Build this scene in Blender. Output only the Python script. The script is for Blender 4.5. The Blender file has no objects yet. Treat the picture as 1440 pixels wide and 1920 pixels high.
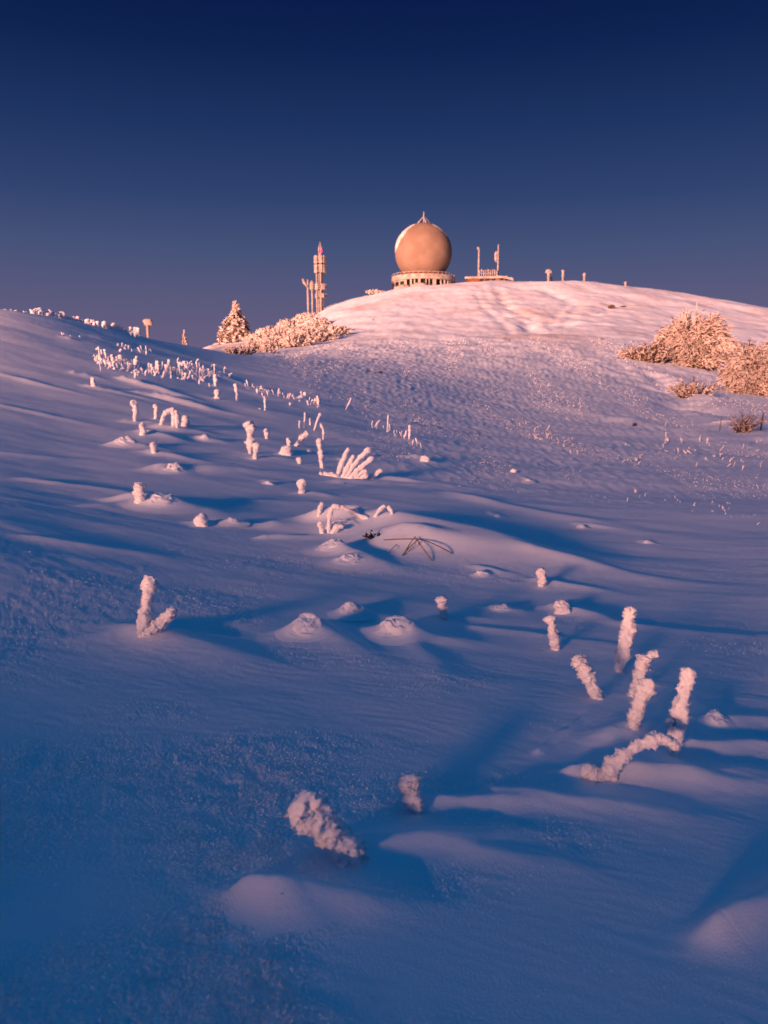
import bpy, math, random, time
import numpy as np
from mathutils import Vector, Matrix
T0 = time.time()
random.seed(7)
rng = np.random.default_rng(11)
PI = math.pi
scene = bpy.context.scene
COL = scene.collection

# ------------------------------------------------------------------ camera model
F, CX, CY = 1440.0, 720.0, 960.0
PITCH = math.radians(10.0)
CAMZ = 1.0
cp, sp_ = math.cos(PITCH), math.sin(PITCH)
R_NEAR = 0.28

def pix_ray(px, py):
    u = (px - CX) / F; v = (CY - py) / F
    return np.array([u, cp + v * sp_, -sp_ + v * cp])

def tanE_of(az, py):
    v = (CY - py) / F
    y = cp + v * sp_; z = -sp_ + v * cp
    return z * math.cos(az) / y

# ------------------------------------------------------------------ noise
def _hash(ix, iy, seed):
    h = (ix.astype(np.int64) * 374761393 + iy.astype(np.int64) * 668265263 + seed * 974634777) & 0xFFFFFFFF
    h = ((h ^ (h >> 13)) * 1274126177) & 0xFFFFFFFF
    h = (h ^ (h >> 16)) & 0xFFFFFFFF
    return h
def pnoise(x, y, seed=0):
    x0 = np.floor(x); y0 = np.floor(y); fx = x - x0; fy = y - y0
    ix = x0.astype(np.int64); iy = y0.astype(np.int64)
    u = fx * fx * fx * (fx * (fx * 6 - 15) + 10); v = fy * fy * fy * (fy * (fy * 6 - 15) + 10)
    def g(dx, dy):
        a = _hash(ix + dx, iy + dy, seed).astype(np.float64) * (2 * PI / 4294967296.0)
        return np.cos(a) * (fx - dx) + np.sin(a) * (fy - dy)
    a = g(0, 0); b = g(1, 0); c = g(0, 1); d = g(1, 1)
    return ((a + (b - a) * u) * (1 - v) + (c + (d - c) * u) * v) * 1.5
def vnoise3(p, seed=0):
    i = np.floor(p).astype(np.int64); f = p - i; w = f * f * (3 - 2 * f)
    out = 0
    for dx in (0, 1):
        for dy in (0, 1):
            for dz in (0, 1):
                h = _hash(i[:, 0] + dx + 57 * (i[:, 2] + dz), i[:, 1] + dy - 113 * (i[:, 2] + dz), seed) / 4294967296.0
                ww = (w[:, 0] if dx else 1 - w[:, 0]) * (w[:, 1] if dy else 1 - w[:, 1]) * (w[:, 2] if dz else 1 - w[:, 2])
                out = out + h * ww
    return out * 2 - 1
def sstep(a, b, x):
    t = np.clip((x - a) / (b - a), 0, 1); return t * t * (3 - 2 * t)

# ------------------------------------------------------------------ base terrain: height table in (azimuth, log distance)
def pchip(xk, yk, x):
    xk = np.asarray(xk, float); yk = np.asarray(yk, float)
    h = np.diff(xk); d = np.diff(yk, axis=0) / h.reshape((-1,) + (1,) * (yk.ndim - 1))
    m = np.zeros_like(yk)
    for i in range(1, len(xk) - 1):
        w1 = 2 * h[i] + h[i - 1]; w2 = h[i] + 2 * h[i - 1]
        same = d[i - 1] * d[i] > 0
        with np.errstate(divide='ignore', invalid='ignore'):
            hm = (w1 + w2) / (w1 / d[i - 1] + w2 / d[i])
        m[i] = np.where(same, hm, 0)
    m[0] = d[0]; m[-1] = d[-1]
    k = np.clip(np.searchsorted(xk, x) - 1, 0, len(xk) - 2)
    t = ((x - xk[k]) / h[k]).reshape((-1,) + (1,) * (yk.ndim - 1)); hh = h[k].reshape(t.shape)
    return (2*t**3-3*t**2+1)*yk[k] + (t**3-2*t**2+t)*hh*m[k] + (-2*t**3+3*t**2)*yk[k+1] + (t**3-t**2)*hh*m[k+1]

XC = [-760, 0, 80, 160, 300, 360, 420, 520, 600, 640, 700, 760, 900, 1050, 1200, 1300, 1440, 2200]
RK = [3.3, 5.2, 8.2, 12.4, 17.5, 22.5, 30, 43, 62, 90, 130, 170, 210, 300, 600, 1600]
PYT = {
 -760: [990, 880, 770, 660, 570, 520, 500, 520, 560, 600, 640, 670, 690, 700, 704, 706],
 0:    [1012, 903, 802, 702, 620, 577, 596, 630, 660, 690, 700, 705, 708, 708, 708, 708],
 80:   [1018, 908, 809, 708, 630, 588, 598, 630, 660, 690, 700, 705, 708, 708, 708, 708],
 160:  [1024, 912, 815, 716, 645, 606, 607, 628, 660, 690, 700, 705, 708, 708, 708, 708],
 300:  [1034, 918, 825, 738, 678, 645, 639, 650, 668, 690, 698, 700, 705, 708, 708, 708],
 360:  [1038, 922, 832, 748, 690, 660, 650, 654, 662, 668, 662, 660, 680, 700, 706, 708],
 420:  [1042, 926, 838, 757, 702, 674, 662, 660, 662, 660, 650, 642, 655, 690, 704, 708],
 520:  [1048, 934, 848, 772, 720, 692, 675, 668, 664, 655, 640, 630, 640, 680, 704, 708],
 600:  [1053, 940, 858, 786, 733, 704, 685, 672, 662, 650, 624, 596, 579, 640, 700, 708],
 640:  [1056, 943, 862, 792, 741, 711, 690, 675, 661, 646, 614, 583, 565, 620, 700, 708],
 700:  [1060, 948, 868, 803, 752, 718, 697, 679, 662, 643, 604, 571, 550, 605, 695, 708],
 760:  [1064, 952, 873, 811, 762, 728, 704, 682, 662, 641, 598, 561, 537, 600, 690, 708],
 900:  [1076, 966, 886, 830, 788, 755, 724, 692, 664, 640, 594, 553, 525, 590, 690, 708],
 1050: [1086, 978, 897, 843, 803, 773, 742, 704, 668, 640, 594, 553, 524, 590, 690, 708],
 1200: [1095, 986, 905, 852, 812, 784, 757, 722, 680, 646, 604, 566, 538, 600, 690, 708],
 1300: [1100, 991, 910, 856, 817, 791, 767, 736, 696, 660, 618, 580, 553, 610, 690, 708],
 1440: [1106, 997, 916, 861, 822, 798, 776, 752, 716, 682, 640, 604, 575, 620, 695, 708],
 2200: [1125, 1015, 935, 880, 842, 820, 802, 784, 765, 742, 715, 690, 672, 690, 704, 708],
}
NA, NL = 560, 900
AZ0, AZ1 = -0.80, 0.80
L0, L1 = math.log(R_NEAR), math.log(2600)
az_g = np.linspace(AZ0, AZ1, NA); lr_g = np.linspace(L0, L1, NL)
azk = [math.atan((X - CX) / F / (cp + (CY - 706) / F * sp_)) for X in XC]
tabc = []
for X, a in zip(XC, azk):
    rk = [0.28, 0.6, 1.0, 1.7]; ek = [-0.62 / 0.28, -0.635 / 0.6, -0.665 / 1.0, -0.72 / 1.7 + 0.012 * (720 - X) / 720 * 0.4]
    rk += RK; ek += [tanE_of(a, p) for p in PYT[X]]
    tabc.append(pchip(np.log(rk), np.array(ek) * np.array(rk) / (np.array(rk) ** 0.9), lr_g) * np.exp(lr_g) ** 0.9)
tab = np.array(tabc)                       # cols x NL   (height relative to camera)
tab = pchip(np.array(azk), tab, az_g)      # NA x NL
def blur(a, n, ax):
    k = np.hanning(n + 2)[1:-1]; k /= k.sum(); p = n // 2
    a = np.concatenate([np.repeat(np.take(a, [0], ax), p, ax), a, np.repeat(np.take(a, [-1], ax), p, ax)], ax)
    return np.apply_along_axis(lambda v: np.convolve(v, k, 'valid'), ax, a)
rg = np.exp(lr_g)[None, :]
tab = blur(blur(tab / rg, 25, 1), 31, 0) * rg

def cubic_w(t):
    return (-0.5*t**3 + t*t - 0.5*t, 1.5*t**3 - 2.5*t*t + 1, -1.5*t**3 + 2*t*t + 0.5*t, 0.5*t**3 - 0.5*t*t)
def base_z(x, y):
    az = np.arctan2(x, y); r = np.hypot(x, y)
    fa = np.clip((az - AZ0) / (AZ1 - AZ0) * (NA - 1), 1, NA - 2.001)
    fl = np.clip((np.log(np.maximum(r, R_NEAR)) - L0) / (L1 - L0) * (NL - 1), 1, NL - 2.001)
    ia = fa.astype(int); il = fl.astype(int); wa = cubic_w(fa - ia); wl = cubic_w(fl - il)
    z = 0
    for i in range(4):
        for j in range(4):
            z = z + wa[i] * wl[j] * tab[ia + i - 1, il + j - 1]
    z = np.where(r < R_NEAR, -0.70, z)
    # behind and beside the camera: gentle ground; unseen ridge added to shade foreground
    w = 1 - sstep(0.70, 1.35, np.abs(az))
    d = x * SUNH[0] + y * SUNH[1]
    side = x * SUNH[1] - y * SUNH[0]
    zb = -0.70 + SHADE_RIDGE_H * np.exp(-((d - SHADE_RIDGE_D) / 17.0) ** 2) * np.exp(-(side / 160.0) ** 2) - 0.02 * np.maximum(r - 80, 0)
    zb = zb + SHADE_BANK_H * np.exp(-((d - 3.2) / 1.1) ** 2) * np.exp(-(side / 9.0) ** 2)  # unseen bank added close behind the camera to darken the nearest snow
    zb = zb + (z + 0.7) * np.exp(-np.abs(az) * 0.9) * 0.5 * (r < 40)
    return CAMZ + z * w + zb * (1 - w)

SUN_AZ = math.radians(33)      # behind the camera, to the left
SUNH = (-math.sin(SUN_AZ), -math.cos(SUN_AZ))
SUN_EL = math.radians(3.3)
SHADE_RIDGE_H, SHADE_RIDGE_D = 5.4, 42.0
SHADE_BANK_H = 0.73

def ground_hit(px, py, zf=None, rmax=900.0):
    zf = zf or base_z
    d = pix_ray(px, py); h = math.hypot(d[0], d[1])
    r = np.exp(np.linspace(math.log(0.4), math.log(rmax), 4000))
    x = d[0] / h * r; y = d[1] / h * r; zr = CAMZ + d[2] / h * r
    g = zf(x, y) - zr
    k = np.argmax(g > 0)
    if not g[k] > 0:                      # above the skyline: the point closest to the ray
        kk = int(np.argmax(np.where(r < 320, zf(x, y) / 1.0 - zr, -1e9) / r)); return np.array([x[kk], y[kk], zf(x[kk:kk+1], y[kk:kk+1])[0]])
    t = g[k - 1] / (g[k - 1] - g[k]) if k > 0 else 0
    xx = x[k-1] + (x[k] - x[k-1]) * t; yy = y[k-1] + (y[k] - y[k-1]) * t
    return np.array([xx, yy, float(zf(np.array([xx]), np.array([yy]))[0])])

# ------------------------------------------------------------------ drifts (head pixel, tail pixel, width px, height px, scoop)
DRIFTS = [
 (640,1590, 1040,1565, 60, 22, 0.6), (900,1600, 1200,1650, 70, 8, 0.2),
 (790,1505, 1080,1510, 36, 16, 0.5), (950,1490, 1400,1540, 50, 16, 0.6),
 (490,1690, 800,1710, 80, 40, 0.7), (470,1695, 640,1760, 70, 14, 0.2),
 (1350,1750, 1700,1570, 80, 38, 0.7),
 (1080,1450, 1480,1450, 34, 22, 0.8), (1150,1455, 1540,1475, 40, 14, 0.4),
 (1240,1400, 1560,1400, 30, 16, 0.5), (1150,1380, 1260,1345, 60, 20, 0.6), (1340,1352, 1500,1352, 24, 10, 0.4),
 (1010,1405, 1130,1320, 16, 8, 0.3),
 (262,1190, 580,1260, 46, 15, 0.5), (200,1195, 300,1190, 40, 6, 0.2), (280,1196, 520,1200, 24, 8, 0.5),
 (560,1190, 720,1180, 34, 15, 0.5), (600,1190, 740,1260, 44, 12, 0.3), (735,1192, 940,1215, 34, 16, 0.5), (770,1200, 860,1330, 40, 8, 0.2),
 (655,1150, 760,1160, 18, 10, 0.5), (835,1160, 930,1165, 12, 6, 0.4),
 (925,1145, 1000,1150, 15, 8, 0.5), (1045,1145, 1200,1185, 20, 14, 0.6), (1010,1098, 1180,1120, 14, 8, 0.4),
 (900,1077, 980,1090, 12, 6, 0.3),
 (745,1005, 1190,1082, 80, 50, 0.8), (760,1030, 960,1060, 40, 18, 0.2), (640,1040, 760,1080, 26, 18, 0.5),
 (610,985, 720,1000, 24, 24, 0.5), (500,1010, 640,1012, 12, 8, 0.5), (520,985, 600,975, 20, 8, 0.3),
 (380,980, 560,990, 16, 8, 0.6), (430,978, 480,982, 8, 4, 0.4),
 (255,942, 440,965, 26, 18, 0.7), (180,950, 280,948, 20, 6, 0.2),
 (300,880, 470,885, 16, 12, 0.7), (360,885, 600,890, 16, 10, 0.7),
 (225,835, 330,845, 12, 8, 0.5), (285,850, 400,870, 10, 8, 0.5), (270,812, 360,830, 11, 10, 0.5),
 (375,822, 440,832, 9, 6, 0.4), (240,788, 380,800, 8, 6, 0.4), (300,800, 420,815, 9, 8, 0.4), (160,722, 330,760, 6, 5, 0.4),
 (140,697, 210,712, 5, 5, 0.5), (235,712, 400,760, 9, 9, 0.6), (300,745, 420,775, 8, 6, 0.4), (260,735, 500,790, 8, 6, 0.4),
 (640,905, 860,910, 14, 8, 0.6), (700,893, 900,915, 14, 8, 0.5), (500,905, 560,908, 8, 6, 0.4), (575,925, 640,935, 8, 6, 0.4),
 (480,860, 560,862, 9, 6, 0.4), (530,852, 590,852, 8, 6, 0.3), (780,862, 820,872, 9, 8, 0.5), (760,858, 790,862, 7, 5, 0.3), (640,865, 760,850, 6, 5, 0.3),
 (920,966, 950,974, 6, 5, 0.3), (1085,985, 1160,992, 7, 5, 0.3), (1205,1015, 1240,1022, 6, 4, 0.3), (985,898, 1005,904, 5, 4, 0.3),
 (120,632, 150,640, 4, 4, 0.3), (160,628, 215,640, 4, 4, 0.3), (185,640, 230,650, 4, 4, 0.3), (240,650, 300,668, 4, 4, 0.3),
 (400,700, 470,725, 5, 5, 0.3), (470,730, 540,745, 5, 4, 0.3), (255,622, 285,634, 3.5, 3, 0.3),
 (0,845, 160,860, 14, 5, 0.5), (60,900, 330,935, 16, 6, 0.5), (80,1010, 360,1050, 22, 6, 0.4), (430,935, 640,945, 16, 5, 0.5),
 (860,930, 1300,1010, 24, 6, 0.5), (1000,1060, 1440,1110, 26, 7, 0.5), (900,1180, 1300,1230, 26, 6, 0.4),
 (1200,1180, 1560,1200, 30, 7, 0.5), (0,760, 200,800, 9, 4, 0.4), (0,700, 180,745, 7, 4, 0.4),
]
# polylines on the ground: (points px, half-width m, height m)
LINES = [
 ([(1000,655),(1130,655),(1190,690),(1240,725),(1300,775),(1370,800),(1470,828)], 0.55, 0.16),
 ([(1040,760),(1180,790),(1300,812),(1440,850)], 0.5, 0.10),
 ([(880,690),(1150,700)], 0.5, 0.10), ([(940,640),(1010,655),(1160,700)], 0.5, 0.12),
 ([(905,540),(915,560),(950,590),(990,615)], 1.3, -0.45), ([(925,540),(940,565),(985,600),(1000,622)], 1.1, -0.4),
 ([(935,540),(955,575),(1000,595),(995,610),(980,625)], 1.0, -0.4),
 ([(890,545),(905,575),(945,605),(960,625)], 0.9, -0.3), ([(1020,540),(1050,555),(1075,568),(1055,590),(1035,610)], 1.8, -0.55),
 ([(1075,568),(1060,585),(1040,612)], 0.8, 0.4), ([(840,650),(960,635),(1020,622),(1080,605)], 0.7, -0.35),
 ([(1225,700),(1245,725),(1275,755),(1320,775)], 0.9, -0.55), ([(1262,712),(1290,735),(1330,752)], 0.8, 0.35),
 ([(1110,590),(1140,577),(1180,570)], 1.4, -0.6), ([(1000,605),(1080,605),(1160,610)], 1.2, 0.3),
]
_dr = []; _ln = []
def prep():
    for hx, hy, tx, ty, w, h, sc in DRIFTS:
        a = ground_hit(hx, hy); b = ground_hit(tx, ty)
        r = math.hypot(a[0], a[1]); mpp = math.hypot(r, CAMZ - a[2]) / F
        d = (b - a)[:2]; L = math.hypot(*d)
        hit = (CAMZ - a[2]) / max(r, .1)
        fore = min(max(1.0 / max(hit + 0.05, .12), 1.3), 3.2)
        _dr.append((a[0], a[1], d[0] / L, d[1] / L, L, w * mpp * fore * 0.55, h * mpp * 1.0, sc))
    for pts, w, h in LINES:
        P = [ground_hit(*p)[:2] for p in pts]; _ln.append((P, w, h))
SP_R = []
def features(x, y, z0):
    z = z0.copy()
    for ax, ay, dx, dy, L, w, h, sc in _dr:
        rad = L * 1.5 + w * 4
        m = np.flatnonzero((np.abs(x - ax) < rad) & (np.abs(y - ay) < rad))
        if not len(m): continue
        X = x[m] - ax; Y = y[m] - ay
        s = X * dx + Y * dy; t = -X * dy + Y * dx          # t>0: away from the viewer for tails that run right
        wob = pnoise(s / (w * 3.2) + ax * 7, t * 0 + ay, 5) * w * 0.35
        t = t + wob * sstep(0, L * .3, s)
        al = np.where(s < 0, np.exp(-(s / (w * 0.95)) ** 2), np.exp(-(s / (L * 0.8)) ** 3) * (1 + 0.15 * pnoise(s / w / 1.5, ay + t * 0, 9)))
        ww = w * (0.75 + 0.6 * np.clip(s / L, 0, 1.2))
        cr = np.where(t < 0, 1 / (1 + (t / ww) ** 2 * 1.3) ** 1.5, 1 / (1 + (t / (ww * 0.85)) ** 2) ** 2)
        bump = h * al * cr
        sp2 = np.exp(-((t - ww * 1.15) / (ww * 0.8)) ** 2) * np.where(s < 0, np.exp(-(s / (w * 1.2)) ** 2), np.exp(-(s / (L * 0.7)) ** 2))
        z[m] += bump - h * 0.22 * sc * sp2
    for P, w, h in _ln:
        for a, b in zip(P[:-1], P[1:]):
            lo = np.minimum(a, b) - 4 * w; hi = np.maximum(a, b) + 4 * w
            m = np.flatnonzero((x > lo[0]) & (x < hi[0]) & (y > lo[1]) & (y < hi[1]))
            if not len(m): continue
            d = b - a; L2 = d @ d
            t = np.clip(((x[m] - a[0]) * d[0] + (y[m] - a[1]) * d[1]) / L2, 0, 1)
            dd = np.hypot(x[m] - a[0] - t * d[0], y[m] - a[1] - t * d[1]) + 0.3 * w * pnoise(x[m] / w / 2, y[m] / w / 2, 31)
            fall = sstep(0, .06, t) * 0 + 1
            z[m] += h * np.exp(-(dd / w) ** 2) * fall * 0.55
    return z

def frost_mask(x, y):
    """where the snow is covered with coarse hoar flakes rather than wind-smoothed"""
    r = np.hypot(x, y)
    n = pnoise(x * 1.1 + y * .6 + 3, y * 1.7, 21) + 0.5 * pnoise(x * 3.1, y * 5.1, 22)
    az = np.arctan2(x, y)
    m = sstep(-0.35, 0.35, n + 0.55 * sstep(0.05, -0.25, az) * sstep(3.8, 0.9, r) + 0.3 * sstep(1.5, 0.9, r) - 0.25)
    band = sstep(3.0, 0.9, r) * (1 - 0.55 * sstep(0.18, 0.34, az))
    for ax, ay, dx, dy, L, w, h, sc in _dr:
        if L > 0.12 * 0 + 0.2 or w > .05:
            s_ = (x - ax) * dx + (y - ay) * dy; t_ = -(x - ax) * dy + (y - ay) * dx
            m = m * (1 - 0.92 * np.exp(-(t_ / (w * 1.3)) ** 2) * np.where(s_ < 0, np.exp(-(s_ / w) ** 2), np.exp(-(s_ / (L * .8)) ** 4)))
    return np.clip(m * (0.25 + 0.75 * sstep(5.5, 2.4, r)) * (0.55 + .45 * band), 0, 1) if True else 0

def fine(x, y, z0, dens=None):
    r = np.hypot(x, y); z = z0.copy()
    # undulation, wind streaks along the drift direction
    c, s = math.cos(-0.35), math.sin(-0.35)
    u = x * c + y * s; v = -x * s + y * c
    near = sstep(60, 15, r)
    z += near * (0.009 * pnoise(u * 0.8, v * 1.9, 1) + 0.0035 * pnoise(u * 2.1, v * 5.0, 2) + 0.0014 * pnoise(u * 5, v * 13, 3) + sstep(6, 2.5, r) * (0.0007 * (1 - np.abs(pnoise(u * 11 + .5 * pnoise(u * 3, v * 5, 51), v * 34, 52)) * 2) + 0.00025 * pnoise(u * 60, v * 90, 53))) * sstep(0.3, 2.5, r + .5)
    z += 0.04 * pnoise(u * 0.3, v * 0.6, 4) * sstep(3, 9, r) * near
    z += sstep(14, 60, r) * (0.18 * pnoise(x / 5.5, y / 7, 6) + 0.08 * pnoise(x / 2.0, y / 3, 7) + 0.04 * pnoise(x / .9, y / 1.4, 8))
    z += sstep(100, 200, r) * (0.5 * pnoise(x / 14, y / 18, 16))
    # crusty mid slope on the right
    az = np.arctan2(x, y)
    cr = sstep(5, 9, r) * sstep(120, 60, r) * sstep(-0.12, 0.12, az + 0.16 * sstep(10, 30, r))
    pat = sstep(-0.2, 0.5, pnoise(x / 1.7, y / 3.5, 12))
    rg_ = 1 - np.abs(pnoise(x / (.14 + .010 * r) + .4 * pnoise(x, y, 81), y / (.15 + .013 * r), 10)) * 2
    z += cr * pat * (0.005 + 0.0007 * r) * np.maximum(rg_, 0) ** 2
    z += cr * (0.003 + 0.0005 * r) * pnoise(x / (.06 + .0035 * r), y / (.07 + .006 * r), 11)
    # hoar flakes
    m = np.flatnonzero(r < 9)
    X = x[m]; Y = y[m]; f = frost_mask(X, Y) * sstep(9, 5, r[m])
    wx = X + 0.006 * pnoise(X * 60, Y * 60, 41); wy = Y + 0.006 * pnoise(X * 60, Y * 60, 42)
    a = 1 - np.abs(pnoise(wx * 115, wy * 115, 43)) * 2.6
    b = 1 - np.abs(pnoise(wx * 230, wy * 230, 44)) * 2.2
    amp = 0.0022 * f * (1 + .6 * pnoise(X * 14, Y * 14, 45))
    z[m] += amp * (np.maximum(a, 0) ** 2 * 1.0 + np.maximum(b, 0) ** 2 * 0.45) + f * 0.0032 * pnoise(X * 26, Y * 26, 46)
    return z

def height(x, y):
    x = np.asarray(x, float); y = np.asarray(y, float)
    return features(x, y, base_z(x, y))
prep()
def hz(x, y): return float(height(np.array([x]), np.array([y]))[0])
print('prep', round(time.time() - T0, 1))

# ------------------------------------------------------------------ materials
def new_mat(name, build):
    m = bpy.data.materials.new(name); m.use_nodes = True
    nt = m.node_tree; bs = nt.nodes['Principled BSDF']
    build(nt, bs); return m
def N(nt, t, **kw):
    n = nt.nodes.new(t)
    for k, v in kw.items():
        if k.startswith('_'): setattr(n, k[1:], v)
        else: n.inputs[k.replace('__', ' ')].default_value = v
    return n
def link(nt, a, ao, b, bi): nt.links.new(a.outputs[ao], b.inputs[bi])
def ramp(nt, stops):
    r = nt.nodes.new('ShaderNodeValToRGB'); e = r.color_ramp.elements
    while len(e) < len(stops): e.new(0.5)
    for el, (p, c) in zip(e, stops): el.position = p; el.color = (*c, 1)
    return r
def noise_mat(name, c1, c2, scale=8.0, rough=0.8, bump=0.0, bscale=40.0, bdist=0.01, spec=0.2, sss=0.0, sssr=0.01, metal=0.0, pos=(0.35, 0.65)):
    def b(nt, bs):
        tc = N(nt, 'ShaderNodeTexCoord'); n = N(nt, 'ShaderNodeTexNoise'); n.inputs['Scale'].default_value = scale; n.inputs['Detail'].default_value = 5
        link(nt, tc, 'Object', n, 'Vector')
        r = ramp(nt, [(pos[0], c1), (pos[1], c2)]); link(nt, n, 'Fac', r, 'Fac'); link(nt, r, 'Color', bs, 'Base Color')
        bs.inputs['Roughness'].default_value = rough; bs.inputs['Specular IOR Level'].default_value = spec; bs.inputs['Metallic'].default_value = metal
        if sss > 0:
            bs.inputs['Subsurface Weight'].default_value = sss; bs.inputs['Subsurface Radius'].default_value = (1, .8, .9); bs.inputs['Subsurface Scale'].default_value = sssr
        if bump > 0:
            n2 = N(nt, 'ShaderNodeTexNoise'); n2.inputs['Scale'].default_value = bscale; n2.inputs['Detail'].default_value = 6
            link(nt, tc, 'Object', n2, 'Vector')
            bp = N(nt, 'ShaderNodeBump'); bp.inputs['Strength'].default_value = bump; bp.inputs['Distance'].default_value = bdist
            link(nt, n2, 'Fac', bp, 'Height'); link(nt, bp, 'Normal', bs, 'Normal')
    return new_mat(name, b)

def snow_ground_mat():
    def b(nt, bs):
        tc = N(nt, 'ShaderNodeTexCoord')
        n = N(nt, 'ShaderNodeTexNoise'); n.inputs['Scale'].default_value = 0.10; n.inputs['Detail'].default_value = 8; n.inputs['Roughness'].default_value = 0.62
        link(nt, tc, 'Object', n, 'Vector')
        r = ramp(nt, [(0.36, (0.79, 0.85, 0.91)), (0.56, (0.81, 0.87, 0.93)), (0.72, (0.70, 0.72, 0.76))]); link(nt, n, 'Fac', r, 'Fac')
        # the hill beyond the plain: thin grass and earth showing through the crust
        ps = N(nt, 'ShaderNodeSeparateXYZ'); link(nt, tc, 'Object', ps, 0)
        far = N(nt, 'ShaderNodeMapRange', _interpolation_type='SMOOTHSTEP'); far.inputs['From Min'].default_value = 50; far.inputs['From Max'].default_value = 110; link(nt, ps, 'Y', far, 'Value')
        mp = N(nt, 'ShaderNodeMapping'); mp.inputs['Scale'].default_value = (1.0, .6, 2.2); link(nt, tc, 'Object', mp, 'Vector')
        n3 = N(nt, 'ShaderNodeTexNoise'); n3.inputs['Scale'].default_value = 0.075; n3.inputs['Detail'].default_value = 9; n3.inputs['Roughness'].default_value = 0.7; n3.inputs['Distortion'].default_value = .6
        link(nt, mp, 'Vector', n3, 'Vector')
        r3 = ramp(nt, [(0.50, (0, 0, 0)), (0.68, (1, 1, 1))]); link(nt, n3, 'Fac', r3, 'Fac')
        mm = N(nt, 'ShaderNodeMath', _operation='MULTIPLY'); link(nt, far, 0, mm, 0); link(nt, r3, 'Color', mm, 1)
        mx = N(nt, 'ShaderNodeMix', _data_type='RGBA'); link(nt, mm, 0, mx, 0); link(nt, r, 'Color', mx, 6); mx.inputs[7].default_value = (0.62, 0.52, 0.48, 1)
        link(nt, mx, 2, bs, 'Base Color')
        bs.inputs['Roughness'].default_value = 0.75; bs.inputs['Specular IOR Level'].default_value = 0.15
        n2 = N(nt, 'ShaderNodeTexNoise'); n2.inputs['Scale'].default_value = 420; n2.inputs['Detail'].default_value = 2
        link(nt, tc, 'Object', n2, 'Vector')
        b1 = N(nt, 'ShaderNodeBump'); b1.inputs['Strength'].default_value = 0.5; b1.inputs['Distance'].default_value = 0.0018
        link(nt, n2, 'Fac', b1, 'Height'); link(nt, b1, 'Normal', bs, 'Normal')
    return new_mat('snow', b)
M_SNOW = snow_ground_mat()
M_RIME = noise_mat('rime', (0.84, 0.85, 0.88), (0.92, 0.92, 0.94), 60, 0.7, 0.3, 260, 0.0015, 0.15, sss=0.25, sssr=0.003)
M_RIME_FAR = noise_mat('rime_far', (0.72, 0.66, 0.62), (0.88, 0.84, 0.82), 2.0, 0.8)

# ------------------------------------------------------------------ mesh helpers
def mesh_obj(name, V, Fc, mat, parent=None, smooth=True):
    me = bpy.data.meshes.new(name)
    V = np.asarray(V, np.float32).reshape(-1, 3)
    if isinstance(Fc, np.ndarray):
        n, k = Fc.shape
        me.vertices.add(len(V)); me.vertices.foreach_set('co', V.ravel())
        me.loops.add(n * k); me.loops.foreach_set('vertex_index', Fc.astype(np.int32).ravel())
        me.polygons.add(n); me.polygons.foreach_set('loop_start', np.arange(0, n * k, k, dtype=np.int32))
        try: me.polygons.foreach_set('loop_total', np.full(n, k, np.int32))
        except Exception: pass
        me.update(calc_edges=True)
    else:
        me.from_pydata([tuple(map(float, v)) for v in V], [], Fc); me.update()
    if smooth: me.polygons.foreach_set('use_smooth', np.ones(len(me.polygons), bool))
    me.materials.append(mat)
    o = bpy.data.objects.new(name, me); COL.objects.link(o)
    if parent: o.parent = parent
    return o
def empty(name, loc):
    o = bpy.data.objects.new(name, None); o.empty_display_size = 0.1; o.location = loc; COL.objects.link(o); return o
def tag(o, label=None, cat=None, group=None, kind=None):
    if label: o['label'] = label
    if cat: o['category'] = cat
    if group: o['group'] = group
    if kind: o['kind'] = kind
    return o

# ------------------------------------------------------------------ ground sheet
def build_ground():
    rr = [0.30]
    while rr[-1] < 2400:
        r = rr[-1]
        k = 0.010 if r < 0.62 else 0.0024 if r < 1.2 else 0.0036 if r < 2.2 else 0.0055 if r < 5 else 0.008 if r < 260 else 0.03
        rr.append(r * (1 + k))
    rr = np.array(rr)
    A = list(np.radians(np.arange(-31.5, 31.5, 0.088)))
    a = A[-1]; st = math.radians(0.088); right = []
    while a < PI:
        st = min(st * 1.05, math.radians(2.5)); a += st
        if a < PI - 0.01: right.append(a)
    a = A[0]; st = math.radians(0.088); left = []
    while a > -PI:
        st = min(st * 1.05, math.radians(2.5)); a -= st
        if a > -PI + 0.01: left.append(a)
    A = np.array(left[::-1] + A + right)
    na, nr = len(A), len(rr)
    aa, rg2 = np.meshgrid(A, rr)
    x = (np.sin(aa) * rg2).ravel(); y = (np.cos(aa) * rg2).ravel()
    z = fine(x, y, height(x, y))
    V = np.stack([x, y, z], 1)
    c = len(V); V = np.vstack([V, [[0, 0, float(z[:na].mean())]]])
    i = np.arange(nr - 1)[:, None] * na; j = np.arange(na)[None, :]; j2 = (j + 1) % na
    Q = np.stack([i + j, i + j2, i + na + j2, i + na + j], -1).reshape(-1, 4)[:, ::-1]
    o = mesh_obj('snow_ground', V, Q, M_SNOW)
    tag(o, 'smooth wind drifted snow covering the whole slope and hill', None, None, 'structure')
    # small cap under the camera
    ring = V[:na]; Vc = np.vstack([ring, V[c]])
    T = np.stack([np.arange(na), (np.arange(na) + 1) % na, np.full(na, na)], 1)[:, ::-1]
    o2 = mesh_obj('snow_underfoot', Vc, T, M_SNOW); tag(o2, 'patch of snow beneath the camera', None, None, 'structure')
    print('ground', len(V), round(time.time() - T0, 1))
build_ground()
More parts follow.
